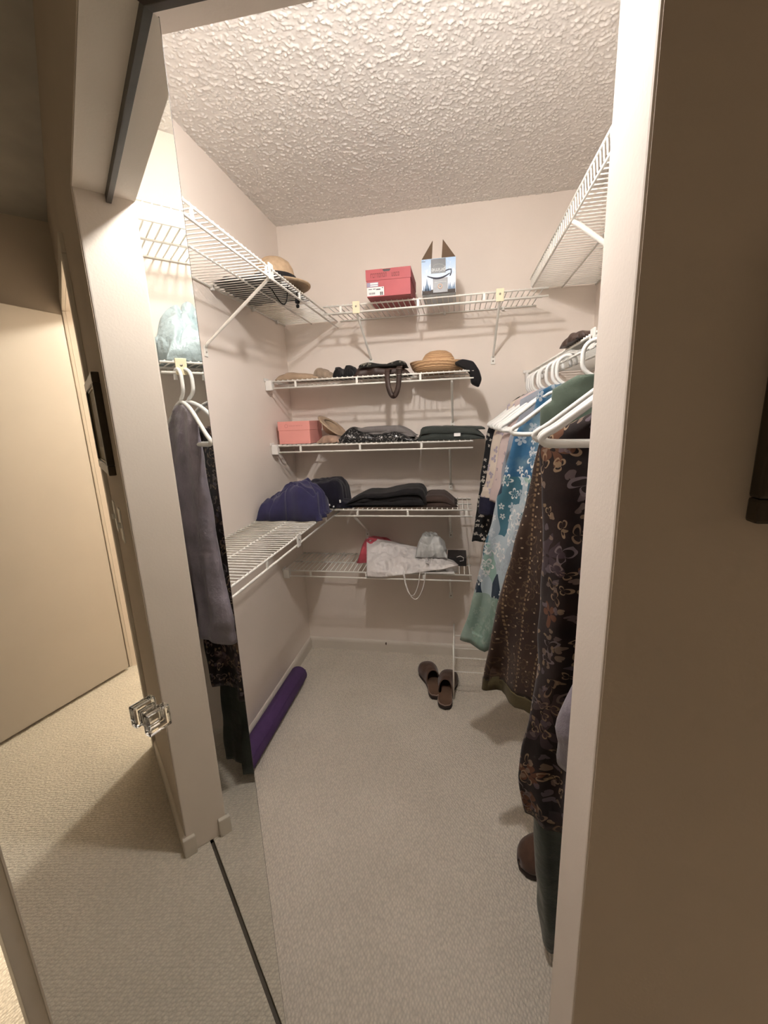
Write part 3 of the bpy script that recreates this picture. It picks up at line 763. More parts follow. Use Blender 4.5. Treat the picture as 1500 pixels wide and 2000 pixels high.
# ================================================================== SOFT THINGS ON SHELVES
def lump(name, label, cat, x0, x1, y0, y1, z0, top, mat, seed=1, nx=40, ny=22, wob=0.012, nz=0.008, ep=5.0, group=None, rz=0.0, parent=None, yfall=0.0, fine=0.0, crease=0.010, nsc=9.0, er=0.45, lo=None):
    """cloth pile: heightfield over a rounded rectangle; top(u) gives the height along x"""
    cx, cy = (x0 + x1) / 2, (y0 + y1) / 2
    hx_, hy_ = (x1 - x0) / 2, (y1 - y0) / 2
    vs = []
    def edge(t, p): return max(0.0, 1 - abs(t) ** p) ** er
    for j in range(ny + 1):
        v = -1 + 2 * j / ny
        for i in range(nx + 1):
            u = -1 + 2 * i / nx
            # squircle mapping keeps corners soft
            x = u * hx_; y = v * hy_
            wx = wob * noise.noise(Vector((u * 2.0, v * 3.0, seed))) ; wy = wob * noise.noise(Vector((u * 3.0, v * 2.0, seed + 9)))
            h = top((u + 1) / 2) * edge(u, ep) * edge(v, ep)
            k = h / 0.05 if h < 0.05 else 1.0
            h += nz * k * noise.fractal(Vector((x * nsc, y * nsc, seed + 3)), 0.9, 2.1, 3)
            nn_ = abs(noise.noise(Vector((x * nsc * 0.9 + 3 * y, y * nsc * 1.4 - 2 * x, seed + 11))))
            h -= crease * k * max(0.0, 1 - nn_ / 0.16) ** 2 * (1 if abs(u) < 0.93 else 0.2)
            if fine: h += fine * k * abs(noise.noise(Vector((x * 40, y * 40, seed + 1))))
            h -= yfall * (v + 1) * 0.5 * k
            vs.append((x + wx, y + wy, max(0.0015, h) + (lo((u + 1) / 2) if lo else 0.0)))
    W = nx + 1
    fs = [(j * W + i, j * W + i + 1, (j + 1) * W + i + 1, (j + 1) * W + i) for j in range(ny) for i in range(nx)]
    # underside
    o = len(vs)
    vs += [(p[0] * 0.97, p[1] * 0.97, lo(min(1, max(0, (p[0] / hx_ + 1) / 2))) if lo else 0.0) for p in vs]
    fs += [tuple(o + q for q in f)[::-1] for f in fs]
    border = [i for i in range(W)] + [j * W + nx for j in range(1, ny + 1)] + [ny * W + i for i in range(nx - 1, -1, -1)] + [j * W for j in range(ny - 1, 0, -1)]
    for a, b_ in zip(border, border[1:] + border[:1]): fs.append((a, o + a, o + b_, b_))
    mb = MB().add(vs, fs, True)
    ob_ = mb.build(name, mat, parent)
    ob_.location = (cx, cy, z0); ob_.rotation_euler = (0, 0, rz)
    if label: tag(ob_, label, cat, group)
    return ob_
def prof_px(pxs, y, z0):
    """height profile along x from photo pixels at depth y -> (x0, x1, fn)"""
    ps = [onY(p, y) for p in pxs]
    xs = [p.x for p in ps]; x0, x1 = min(xs), max(xs)
    hs = [((p.x - x0) / (x1 - x0), max(0.004, p.z - z0)) for p in ps]
    return x0, x1, (lambda u: smooth_interp(hs, u))
W_TOP = 0.0035    # cloth rests on the wire tops
def pile(name, label, cat, pxs, yref, y0, y1, z0, mat, **kw):
    x0, x1, fn = prof_px(pxs, yref, z0)
    return lump(name, label, cat, x0, x1, y0, y1, z0, fn, mat, **kw)

def folded(name, label, cat, pxs, yref, y0, y1, z0, mat, n=3, seed=1, parent=None, group=None, **kw):
    """folded cloth: n layers, each its own part, following the measured silhouette"""
    x0, x1, fn = prof_px(pxs, yref, z0)
    g = parent if parent is not None else thing(name, label, cat, ((x0 + x1) / 2, (y0 + y1) / 2, z0), 0, group)
    ox, oy, oz = (0, 0, 0) if parent is not None else g.location
    rr_ = random.Random(seed)
    for k in range(n):
        dx0, dx1, dy = rr_.uniform(0, 0.012), rr_.uniform(0, 0.012), rr_.uniform(0, 0.010)
        o = lump('fold_layer', None, None, x0 + dx0 * (k > 0) - ox, x1 - dx1 * (k > 0) - ox, y0 + dy - oy, y1 - oy, z0 - oz,
                 (lambda u: fn(u) / n * 1.06), mat, seed=seed + k * 7, parent=g, er=0.28, ep=16, nz=0.0035, crease=0.003, lo=(lambda u, k=k: fn(u) * k / n), **kw)
    return g
M_STRAW, nt, b = nmat('woven_straw')
co = coords(nt)
wv_ = N(nt, 'ShaderNodeTexWave', wave_type='RINGS', rings_direction='Z'); wv_.inputs['Scale'].default_value = 55; wv_.inputs['Distortion'].default_value = 2.0; wv_.inputs['Detail'].default_value = 3
L(nt, co, wv_.inputs['Vector'])
L(nt, mixc(nt, wv_.outputs['Fac'], (0.42, 0.24, 0.12), (0.62, 0.40, 0.22)), b.inputs['Base Color'])
b.inputs['Roughness'].default_value = 0.8
bump(nt, b, wv_.outputs['Fac'], 0.5, 0.004)
M_BLACK = cloth('black_cotton', (0.012, 0.011, 0.012), 0.3)
M_NAVY = cloth('navy_fleece', (0.028, 0.026, 0.075), 0.15, 0.95, 0.25)
M_NAVYD = cloth('midnight_knit', (0.010, 0.009, 0.018), 0.2, 0.95, 0.15)
M_TAN = cloth('tan_canvas', (0.40, 0.29, 0.20), 0.15)
M_DKBROWN = cloth('dark_brown_leather', (0.045, 0.026, 0.020), 0.25, 0.5, 0.0, 12, 0.4)
M_BROWNT = cloth('brown_trouser_cloth', (0.055, 0.036, 0.030), 0.15)
M_GREYC = cloth('grey_jersey', (0.17, 0.155, 0.15), 0.12)
M_DKGREY = cloth('charcoal_green_twill', (0.040, 0.046, 0.042), 0.12)

def straw_hat(name, label, c, rb, rc, hc, brim_up, mat, band=None, sq=1.0, rz=0.0, tilt=(0, 0)):
    h = thing(name, label, 'hat', c, rz)
    prof = [(rc * 0.985, 0.006), (rc * 1.04, 0.003), (rb * 0.80, 0.0045), (rb * 0.92, brim_up * 0.4 + 0.002), (rb, brim_up), (rb * 1.004, brim_up + 0.004), (rb * 0.93, brim_up * 0.45 + 0.007), (rb * 0.80, 0.0085),
            (rc * 1.05, 0.010), (rc, 0.018), (rc * 0.98, hc * 0.40), (rc * 0.90, hc * 0.66), (rc * 0.74, hc * 0.85), (rc * 0.50, hc * 0.96), (rc * 0.22, hc * 0.998), (0.0005, hc)]
    def fn(p, r, a, i):
        d = p - Vector((0, 0, 0))
        d.y *= sq
        if r > rc * 1.2: d.z += (r - rc) * 0.10 * (sin(2 * a + 0.6) * 0.5 + 0.5)
        return d
    MB().lathe(prof, 48, fn=fn).build('hat_body', mat, h)
    if band:
        MB().lathe([(rc * 1.03, 0.012), (rc * 1.05, 0.014), (rc * 1.035, 0.052), (rc * 1.0, 0.054)], 48, fn=lambda p, r, a, i: Vector((p.x, p.y * sq, p.z))).build('hat_band', band, h)
    h.rotation_euler = (tilt[0], tilt[1], rz)
    return h

# ---- upper left shelf
c = onX((556, 545), -0.80)
straw_hat('fedora', 'tan straw fedora with black band on the upper left shelf', (-0.775, 1.86, ZT_L + W_TOP + 0.030), 0.150, 0.088, 0.128, 0.012, plain('pale_straw', (0.46, 0.33, 0.21), 0.8, 0.1, 60, bmp=0.3, bscale=200), M_BLACK)
cap = thing('black_sun_hat', 'soft black hat with a dangling chin cord lying on the upper left shelf', 'hat', (-0.79, 1.745, ZT_L + W_TOP))
bh = lump('hat_cloth', None, None, -0.135, 0.135, -0.16, 0.19, 0, lambda u: 0.026, cloth('black_white_tie_dye', (0.03, 0.028, 0.03), 0.6, scale=10), seed=3, ny=24, parent=cap, wob=0.03, nz=0.003, crease=0.003, ep=3)
cord = []
for k in range(25):
    t = k / 24; cord.append((0.06 + 0.07 * t, -0.04 + 0.035 * sin(t * pi), -0.004 - 0.055 * sin(pi * t)))
MB().tube([(0.03, -0.07, 0.012), (0.045, -0.05, 0.0)] + cord + [(0.135, -0.05, 0.004)], 0.0022, 6).build('chin_cord', M_BLACK, cap)
tg = MB().tube([(0.13, 0.055, 0.003), (0.13, 0.057, -0.03)], 0.0022, 6).build('cord_end', M_BLACK, cap)
MB().lathe([(0, -0.012), (0.009, -0.008), (0.011, 0.0), (0.008, 0.009), (0, 0.012)], 12, c=(0.13, 0.057, -0.034)).build('cord_toggle', M_BLACK, cap)
MB().lathe([(0, -0.009), (0.007, -0.005), (0.007, 0.004), (0, 0.008)], 12, c=(0.13, 0.057, -0.053)).build('cord_knot', M_BLACK, cap)

# ---- top back shelf: shoebox
ZS = ZT_L + W_TOP
M_MAROON = plain('maroon_card', (0.40, 0.075, 0.085), 0.55, 0.06, 12)
M_MAROOND = plain('maroon_print', (0.20, 0.035, 0.042), 0.6)
M_PAPER = plain('label_paper', (0.78, 0.76, 0.74), 0.6, 0.03)
M_INK = plain('label_ink', (0.06, 0.055, 0.06), 0.6)
M_INKG = plain('grey_ink', (0.34, 0.32, 0.33), 0.6)
yf = onZ((717, 581), ZS).y
a0 = onY((716, 583), yf); a1 = onY((803, 574), yf); t0 = onY((713, 527), yf)
bw = a1.x - a0.x; bh_ = t0.z - ZS - 0.002
sb = thing('shoebox', 'maroon shoebox with a white barcode label on the top back shelf', 'box', (a0.x, yf, ZS))
MB().box(0.002, bw - 0.002, 0.002, 0.235, 0, bh_ * 0.9).build('box_body', M_MAROON, sb, bevel=0.001)
lidm = MB()
zl = bh_ * 0.60
# lid with a thumb notch in the front skirt
lidm.box(0, bw, 0.0018, 0.237, bh_ - 0.002, bh_)
lidm.box(0, 0.0018, 0.0, 0.237, zl, bh_).box(bw - 0.0018, bw, 0.0, 0.237, zl, bh_).box(0.0018, bw - 0.0018, 0.2352, 0.237, zl, bh_)
nc = bw * 0.47; nw = 0.020
poly = [(0.0018, zl), (bw - 0.0018, zl), (bw - 0.0018, bh_), (nc + nw, bh_)] + [(nc + nw * cos(t) * 0.9, bh_ - 0.016 * sin(t)) for t in [pi * k / 10 for k in range(1, 10)]] + [(nc - nw, bh_), (0.0018, bh_)]
k = len(poly)
lidm.add([(x, 0.0, z) for x, z in poly] + [(x, 0.0017, z) for x, z in poly], [tuple(range(k)), tuple(range(k, 2 * k))[::-1]] + [(i, (i + 1) % k, k + (i + 1) % k, k + i) for i in range(k)])
lid = lidm.build('lid', M_MAROON, sb)
MB().box(nc - nw, nc + nw, 0.003, 0.006, bh_ - 0.02, bh_ - 0.0025).build('thumb_notch', M_INK, sb)
# worn dark lettering of the lid: two words of unreadable strokes
lt = MB(); rr = random.Random(3)
def strokes(mb, x0_, x1_, z0_, z1_, n, yy, rr):
    wch = (x1_ - x0_) / n
    for q in range(n):
        a = x0_ + q * wch; bx = a + wch * 0.78
        mb.box(a, a + wch * 0.24, yy - 0.0004, yy, z0_, z1_)
        if rr.random() > 0.3: mb.box(a, bx, yy - 0.00035, yy, z0_, z0_ + (z1_ - z0_) * 0.2)
        if rr.random() > 0.3: mb.box(a, bx, yy - 0.00045, yy, z1_ - (z1_ - z0_) * 0.2, z1_)
        if rr.random() > 0.4: mb.box(bx - wch * 0.2, bx, yy - 0.0003, yy, z0_, z1_)
strokes(lt, bw * 0.11, bw * 0.48, zl + 0.010, zl + 0.028, 8, -0.0001, rr)
strokes(lt, bw * 0.58, bw * 0.76, zl + 0.010, zl + 0.026, 4, -0.0001, rr)
lt.build('lid_lettering', M_MAROOND, lid)
lab = MB().box(0.003, bw * 0.40, 0.0005, 0.0019, 0.004, bh_ * 0.355).build('barcode_label', M_PAPER, sb)
ik = MB(); xx = 0.012
while xx < bw * 0.20:
    wd = rr.choice((0.0007, 0.0012, 0.002)); ik.box(xx, xx + wd, 0.0001, 0.0004, 0.010, bh_ * 0.16); xx += wd + rr.choice((0.0008, 0.0014))
ik.box(0.010, 0.026, 0.0001, 0.0004, bh_ * 0.27, bh_ * 0.295).box(0.030, 0.042, 0.0001, 0.0004, bh_ * 0.27, bh_ * 0.295)
ik.box(bw * 0.225, bw * 0.32, 0.0001, 0.0004, bh_ * 0.245, bh_ * 0.285).box(bw * 0.355, bw * 0.38, 0.0001, 0.0004, bh_ * 0.30, bh_ * 0.335)
ik.box(bw * 0.31, bw * 0.335, 0.0001, 0.0004, bh_ * 0.05, bh_ * 0.17).box(bw * 0.345, bw * 0.37, 0.0001, 0.0004, bh_ * 0.05, bh_ * 0.17)
ik.build('label_print', M_INK, lab)
l2 = MB().box(0.004, bw * 0.275, 0.0007, 0.0019, bh_ * 0.37, bh_ * 0.53).build('name_label', plain('blue_grey_label', (0.30, 0.28, 0.38), 0.6), sb)
tx = MB().box(0.019, bw * 0.27, 0.0003, 0.0006, bh_ * 0.46, bh_ * 0.515).box(0.019, bw * 0.265, 0.0003, 0.0006, bh_ * 0.39, bh_ * 0.43)
tx.build('name_print', M_PAPER, l2)

# ---- top back shelf: blue carton with open flaps
yb2 = onZ((824, 576), ZS).y
c0 = onY((824, 573), yb2); c1 = onY((890, 567), yb2); ct = onY((820, 506), yb2)
cw = c1.x - c0.x; ch = ct.z - ZS - 0.004; cdp = 0.17
bx = thing('parcel_box', 'light blue printed carton with open flaps beside the maroon shoebox', 'box', (c0.x, yb2, ZS))
M_BOXB, nt, b = nmat('winter_print_card')
co = coords(nt); sp = N(nt, 'ShaderNodeSeparateXYZ'); L(nt, co, sp.inputs[0])
grad = ramp(nt, math_n(nt, 'MULTIPLY', sp.outputs[2], 1 / ch), [(0.0, (0.70, 0.76, 0.82)), (0.35, (0.66, 0.74, 0.84)), (1.0, (0.36, 0.53, 0.76))])
snow = math_n(nt, 'GREATER_THAN', noise_n(nt, co, 60, 3), 0.58)
L(nt, mixc(nt, math_n(nt, 'MULTIPLY', snow, 0.35), grad, (0.8, 0.83, 0.86)), b.inputs['Base Color']); b.inputs['Roughness'].default_value = 0.5
M_KRAFT = plain('kraft_card', (0.13, 0.082, 0.05), 0.8, 0.1)
M_TAPE = plain('dark_tape', (0.050, 0.052, 0.056), 0.35, 0.1)
M_TAPEW = plain('tape_print', (0.55, 0.57, 0.56), 0.5)
M_SMILE = plain('navy_print', (0.05, 0.055, 0.085), 0.5)
t_ = 0.003
wl = MB().box(0, cw, 0, t_, 0, ch).box(0, cw, cdp - t_, cdp, 0, ch).box(0, t_, t_, cdp - t_, 0, ch).box(cw - t_, cw, t_, cdp - t_, 0, ch).box(t_, cw - t_, t_, cdp - t_, 0, t_)
body = wl.build('carton', M_BOXB, bx)
MB().box(t_ + 0.001, cw - t_ - 0.001, cdp - t_ - 0.002, cdp - t_, t_, ch - 0.001).build('inner_liner', M_KRAFT, bx)
MB().box(0.0015, cw - 0.0015, -0.0004, 0.004, 0.0, 0.017).build('bottom_band', plain('dark_band_card', (0.055, 0.045, 0.04), 0.7), bx)  # dark band along the bottom of the carton front
# side flaps standing up, narrowing upwards as folded triangles
def flap(pts, mat):
    n = len(pts); a, b_, c_ = [Vector(p) for p in pts[:3]]
    nr_ = (b_ - a).cross(c_ - a).normalized() * 0.0025
    vs = [Vector(p) for p in pts] + [Vector(p) + nr_ for p in pts]
    return MB().add(vs, [tuple(range(n)), tuple(range(n, 2 * n))[::-1]] + [(i, (i + 1) % n, n + (i + 1) % n, n + i) for i in range(n)]).build('flap', mat, bx)
flap([(0.0, 0.003, ch), (0.042, 0.030, ch - 0.002), (0.046, 0.055, ch + 0.090)], M_KRAFT)
flap([(cw, 0.003, ch), (cw - 0.062, 0.030, ch - 0.002), (cw - 0.056, 0.055, ch + 0.092)], M_KRAFT)
tp = MB().box(cw * 0.28, cw * 0.71, -0.0012, -0.0002, ch * 0.58, ch * 0.985).build('tape', M_TAPE, bx)
tp2 = MB().box(cw * 0.335, cw * 0.765, -0.0012, -0.0002, 0.004, ch * 0.44).build('tape', M_TAPE, bx)
def put_text(body_, size, x, y, z, mat, parent, rot=0.0, sx=1.0):
    me = text_mesh(body_, size); me.materials.append(mat)
    o = ob('lettering', me, parent)
    o.matrix_local = Matrix.Translation((x, y, z)) @ Matrix.Rotation(pi / 2, 4, 'X') @ Matrix.Rotation(rot, 4, 'Z') @ Matrix.Diagonal((sx, 1, 1, 1))
    return o
put_text('prime', 0.026, cw * 0.50, -0.0016, ch * 0.665, M_TAPEW, tp, pi)
arc = [(cw * 0.50 + 0.026 * cos(t), -0.0016, ch * 0.715 + 0.017 * sin(t)) for t in [radians(20 + 14 * k) for k in range(11)]]
MB().tube(arc, 0.0009, 6).build('tape_arc', M_TAPEW, tp)
sm = [(cw * (0.17 + 0.66 * t), -0.0016, ch * (0.52 - 0.115 * sin(pi * min(1, t * 0.94)) + 0.055 * t)) for t in [k / 18 for k in range(19)]]
MB().tube(sm, [0.0014 + 0.0022 * sin(pi * k / 18) for k in range(19)], 8).build('smile_arrow', M_SMILE, bx)
ax, az = cw * 0.83, ch * 0.60
MB().tube([(ax - 0.018, -0.0016, az + 0.004), (ax - 0.006, -0.0016, az + 0.008), (ax + 0.006, -0.0016, az + 0.008), (ax + 0.006, -0.0016, az - 0.004), (ax + 0.001, -0.0016, az - 0.017)], 0.0022, 8).build('arrow_head', M_SMILE, bx)
ringm = MB().tube([(cw * 0.545 + 0.0085 * cos(2 * pi * k / 20), -0.0016, ch * 0.20 + 0.0085 * sin(2 * pi * k / 20)) for k in range(20)], 0.0024, 6, closed=True)
ringm.build('round_seal', plain('peach_print', (0.70, 0.52, 0.42), 0.5), tp2)
ms = MB().tube([(cw * 0.545 - 0.004, -0.0015, ch * 0.20), (cw * 0.545 + 0.003, -0.0015, ch * 0.205)], 0.0018, 6); ms.build('seal_mark', M_TAPEW, tp2)
MB().box(cw * 0.38, cw * 0.73, -0.0015, -0.0012, ch * 0.325, ch * 0.335).build('tape_line', M_TAPEW, tp2)
M_TREE = plain('tree_print', (0.16, 0.24, 0.36), 0.6)
rr = random.Random(5)
for fx in [0.06, 0.11, 0.155, 0.2, 0.25, 0.80, 0.84, 0.88, 0.92, 0.96]:
    hgt = rr.uniform(0.016, 0.03) if fx != 0.155 else 0.05
    x = cw * fx; wdt = hgt * 0.16
    MB().add([(x - wdt, -0.0006, ch * 0.10), (x + wdt, -0.0006, ch * 0.10), (x, -0.0006, ch * 0.10 + hgt)], [(0, 1, 2)]).build('printed_tree', M_TREE, bx)
MB().box(0.001, 0.017, -0.0008, -0.0002, ch * 0.93, ch * 0.945).build('print_mark', M_SMILE, bx)

# ---- second shelf
ZS = Z_B + W_TOP
pile('canvas_hat', 'flat tan canvas hat at the left end of the second shelf', 'cap', [(543, 733), (556, 727), (585, 728), (606, 730), (628, 731)], 2.10, 2.055, 2.25, ZS, M_TAN, seed=2, nz=0.004)
pile('tan_visor', 'tan visor with a tilted brim beside the flat tan hat', 'cap', [(617, 727), (623, 719), (637, 722), (650, 729), (656, 732)], 2.12, 2.06, 2.24, ZS, cloth('taupe_canvas', (0.30, 0.23, 0.17), 0.15), seed=7, nz=0.003)
for (px0, px1, top_, lb) in ((653, 672, 716, 'black cloth slipper nearer the tan visor on the second shelf'), (674, 694, 712, 'black cloth slipper nearer the handbag on the second shelf')):
    pile('black_slipper', lb, 'slipper', [(px0, 728), (px0 + 5, top_ + 1), (px0 + 12, top_ + 3), (px1, 728)], 2.12, 2.07, 2.28, ZS, M_BLACK, seed=px0, ny=22, nz=0.004, nx=20, group='pair of black slippers')
hb = thing('handbag', 'black and dark brown handbag with a strap hanging over the shelf edge', 'bag', (0, 0, 0))
x0, x1, fn = prof_px([(690, 728), (697, 712), (720, 710), (760, 712), (788, 716), (800, 727)], 2.10, ZS)
lump('bag_body', None, None, x0, x1, 2.075, 2.28, ZS, fn, M_DKBROWN, seed=21, nz=0.005, parent=hb)
x0, x1, fn = prof_px([(703, 709), (712, 706), (740, 706), (770, 708), (793, 716)], 2.09, ZS)
fl = lump('bag_flap', None, None, x0, x1, 2.062, 2.22, onY((740, 716), 2.08).z, lambda u: 0.018 + 0.006 * sin(u * 9), mat_print('camouflage_leather', (0.015, 0.014, 0.012), (0.16, 0.15, 0.12), 40, 3, 0.5, 0.4, 3.0), seed=5, nz=0.003, parent=hb, ep=9)
sx0 = onY((757, 740), 2.022).x; sx1 = onY((780, 740), 2.022).x; zlo = onY((765, 774), 2.022).z
def strap(pts, wdt, th, mat, parent, name='strap'):
    """flat band following pts, its width running along x at verticals"""
    mb = MB(); vs = []; n = len(pts)
    for i, p in enumerate(pts):
        p = Vector(p); t = (Vector(pts[min(i + 1, n - 1)]) - Vector(pts[max(i - 1, 0)])).normalized()
        yv = Vector((0, -1, 0)) if abs(t.y) < 0.9 else Vector((0, 0, 1))
        sd = t.cross(yv).normalized() * wdt / 2; nn = sd.cross(t).normalized() * th / 2
        vs += [p + sd + nn, p - sd + nn, p - sd - nn, p + sd - nn]
    fs = [(i * 4 + a, i * 4 + (a + 1) % 4, (i + 1) * 4 + (a + 1) % 4, (i + 1) * 4 + a) for i in range(n - 1) for a in range(4)] + [(0, 1, 2, 3), tuple((n - 1) * 4 + q for q in (3, 2, 1, 0))]
    return mb.add(vs, fs, True).build(name, mat, parent)
ys = 2.018
curve = [(sx0, ys, ZS + 0.012)] + [(sx0 - 0.001 + (sx1 - sx0) * t, ys - 0.004 * sin(pi * t), (ZS - 0.02) + (zlo - ZS + 0.02) * sin(pi * min(1.0, t * 1.0)) ** 0.55) for t in [k / 16 for k in range(17)]] + [(sx1, ys, ZS + 0.015)]
strap(curve, 0.024, 0.003, M_DKBROWN, hb)
strap([(sx0, ys, ZS + 0.012), (sx0, ys + 0.02, ZS + 0.018), (sx0, 2.08, ZS + 0.02)], 0.024, 0.003, M_DKBROWN, hb)
strap([(sx1, ys, ZS + 0.015), (sx1, ys + 0.02, ZS + 0.03), (sx1, 2.08, ZS + 0.035)], 0.024, 0.003, M_DKBROWN, hb)
MB().tube([(sx1 + 0.014 * q[0], ys - 0.004, ZS + 0.004 + 0.013 * q[1]) for q in ((-1, -1), (1, -1), (1, 1), (-1, 1))], 0.0016, 6, closed=True).build('buckle', M_STEEL, hb)
cc = onY((856, 722), 2.18)
straw_hat('sun_hat', 'woven straw sun hat with rolled brim on the second shelf', (cc.x, 2.18, ZS + 0.001), 0.140, 0.086, 0.108, 0.046, M_STRAW, sq=0.95)
def slabcloth(name, pxs, y0, y1, mat, parent, seed, bev=0.008):
    """soft thick piece of cloth: a front outline carried back in several bulging slices"""
    base = []
    q_ = [onY(p, (y0 + y1) / 2) for p in pxs]
    for i, p in enumerate(q_):      # two close points per corner keep the folds angular
        nx_p = q_[(i + 1) % len(q_)]; pv = q_[i - 1]
        base += [p + (pv - p) * 0.12, p + (nx_p - p) * 0.12]
    n = len(base)
    cxm = sum(p.x for p in base) / n; czm = sum(p.z for p in base) / n
    mb = MB(); vs = []; K = 7
    for k in range(K):
        t = k / (K - 1); yy = y0 + (y1 - y0) * t
        sc = 1 - 0.18 * abs(2 * t - 1) ** 4
        for p in base:
            q = 0.006 * noise.noise(Vector((p.x * 30, yy * 30, p.z * 30 + seed)))
            vs.append((cxm + (p.x - cxm) * sc + q, yy + q, czm + (p.z - czm) * sc + q))
    fs = [(k * n + i, k * n + (i + 1) % n, (k + 1) * n + (i + 1) % n, (k + 1) * n + i) for k in range(K - 1) for i in range(n)]
    fs += [tuple(range(n)), tuple((K - 1) * n + i for i in range(n))[::-1]]
    o = mb.add(vs, fs, True).build(name, mat, parent)
    md = o.modifiers.new('soft', 'SUBSURF'); md.levels = 2; md.render_levels = 2
    return o
blk = thing('black_scarf', 'black cloth draped over the right end of the second shelf behind the sun hat', 'scarf', (0, 0, 0))
slabcloth('draped_cloth', [(888, 708), (902, 702), (925, 705), (937, 722), (940, 743), (935, 758), (920, 749), (919, 731), (908, 717), (892, 713)], 2.025, 2.12, M_BLACK, blk, 4)

# ---- third shelf
ZS = Z_C + W_TOP
M_PINK = plain('pink_card', (0.80, 0.34, 0.30), 0.6, 0.03, 10)
q0_ = onY((545, 864), 2.06); q1_ = onY((607, 863), 2.06); qt = onY((541, 824), 2.06)
pw = q1_.x - q0_.x; ph_ = qt.z - ZS; pd = 0.20
pb = thing('pink_box', 'pink lidded gift box at the left end of the third shelf', 'box', (q0_.x, 2.06, ZS))
MB().box(0.002, pw - 0.002, 0.002, pd - 0.002, 0, ph_ - 0.003).build('box_body', M_PINK, pb, bevel=0.001)
lb = MB().box(0, pw, 0, pd, ph_ * 0.60, ph_).build('lid', M_PINK, pb, bevel=0.0015)
M_PINKD = plain('pink_print', (0.55, 0.20, 0.18), 0.6)
MB().tube([(pw * 0.27 + 0.008 * cos(2 * pi * k / 16), -0.0002, ph_ * 0.80 + 0.008 * sin(2 * pi * k / 16)) for k in range(16)], 0.0009, 6, closed=True).build('round_emblem', M_PINKD, lb)
lt = MB(); strokes(lt, pw * 0.36, pw * 0.78, ph_ * 0.785, ph_ * 0.815, 12, -0.0001, random.Random(9)); lt.build('lid_print', M_PINKD, lb)
hc_ = onY((651, 829), 2.17)
straw_hat('tan_hat', 'tan cloth hat tipped on its brim between the pink box and sequined top', (hc_.x, 2.17, hc_.z), 0.088, 0.052, 0.055, 0.006, M_TAN, sq=0.9, tilt=(radians(-8), radians(218)))
pile('rosy_bonnet', 'crumpled rosy tan cloth hat lying against the pink box', 'hat', [(622, 862), (632, 853), (645, 850), (660, 854), (672, 861)], 2.08, 2.05, 2.14, ZS, cloth('rosy_tan_canvas', (0.36, 0.24, 0.18), 0.2), seed=31, nz=0.006)
M_SEQ, nt, b = nmat('black_sequins')
co = coords(nt); v = N(nt, 'ShaderNodeTexVoronoi'); v.inputs['Scale'].default_value = 190; L(nt, co, v.inputs['Vector'])
csq = N(nt, 'ShaderNodeSeparateColor'); L(nt, v.outputs['Color'], csq.inputs[0])
L(nt, ramp(nt, csq.outputs[0], [(0.0, (0.012, 0.012, 0.012)), (0.78, (0.035, 0.035, 0.037)), (0.86, (0.30, 0.29, 0.28))]), b.inputs['Base Color'])
b.inputs['Roughness'].default_value = 0.3; b.inputs['Metallic'].default_value = 0.5
bump(nt, b, csq.outputs[1], 0.6, 0.004)
pile('sequined_top', 'crumpled black sequined top on the third shelf', 'top', [(655, 860), (668, 845), (680, 834), (695, 838), (730, 844), (775, 842), (800, 850), (815, 860)], 2.08, 2.05, 2.28, ZS, M_SEQ, seed=41, nz=0.010)
folded('grey_shirt', 'folded grey jersey shirt on top of the black sequined top', 'shirt', [(690, 842), (715, 834), (745, 833), (775, 832), (797, 840), (812, 853)], 2.13, 2.085, 2.27, ZS + 0.018, M_GREYC, n=2, seed=43)
gt = thing('green_trousers', 'folded charcoal green trousers with a white tag on the third shelf', 'trousers', (0, 0, 0))
folded(None, None, None, [(815, 856), (817, 840), (832, 834), (866, 834), (905, 836), (932, 840), (948, 850)], 2.06, 2.035, 2.25, ZS, M_DKGREY, n=2, seed=51, parent=gt)
x0, x1, fn = prof_px([(862, 838), (870, 829), (900, 829), (925, 833), (946, 842)], 2.12, ZS)
lump('folded_waist', None, None, x0, x1, 2.055, 2.26, onY((900, 838), 2.08).z - 0.004, lambda u: 0.022 - 0.010 * u, M_DKGREY, seed=53, nz=0.003, parent=gt, ep=14, er=0.28, crease=0.004)
p = onY((893, 849), 2.035)
tgo = MB().box(-0.015, 0.015, -0.001, 0.001, -0.008, 0.008).build('tag', M_PAPER, gt); tgo.location = (p.x, 2.036, p.z); tgo.rotation_euler = (radians(-25), 0, 0)

# ---- fourth shelf and lower left shelf
ZS = Z_D + W_TOP
pl = onZ((500, 1018), ZS); pr_ = onZ((612, 1018), ZS); yn = (pl.y + pr_.y) / 2
xs0, xs1, fn = prof_px([(496, 1006), (498, 982), (512, 970), (533, 962), (546, 948), (570, 944), (587, 940), (600, 947), (622, 960), (629, 975), (622, 1000)], yn + 0.09, ZS)
xs0 = max(xs0, LX + 0.012)
lump('navy_sweatshirt', 'bundled navy blue sweatshirt on the lower left shelf', 'sweatshirt', xs0, xs1 + 0.01, yn, yn + 0.22, ZS, fn, M_NAVY, seed=61, nx=84, ny=48, nz=0.026, wob=0.03, crease=0.018, nsc=11)
pj = thing('black_track_pants', 'black knit garment with white stripes behind the navy sweatshirt', 'trousers', (0, 0, 0))
x0, x1, fn = prof_px([(598, 985), (604, 945), (625, 938), (652, 934), (668, 940), (673, 955), (671, 985)], 2.12, ZS)
lump('bundle', None, None, x0, x1, 2.03, 2.28, ZS, fn, M_NAVYD, seed=63, nz=0.012, parent=pj, ep=7)
x0, x1, fn = prof_px([(625, 992), (640, 982), (660, 978), (678, 980), (690, 988)], 2.05, ZS)
lump('trailing_cuff', None, None, x0, x1, 2.035, 2.15, ZS, fn, M_NAVYD, seed=64, nz=0.004, parent=pj)
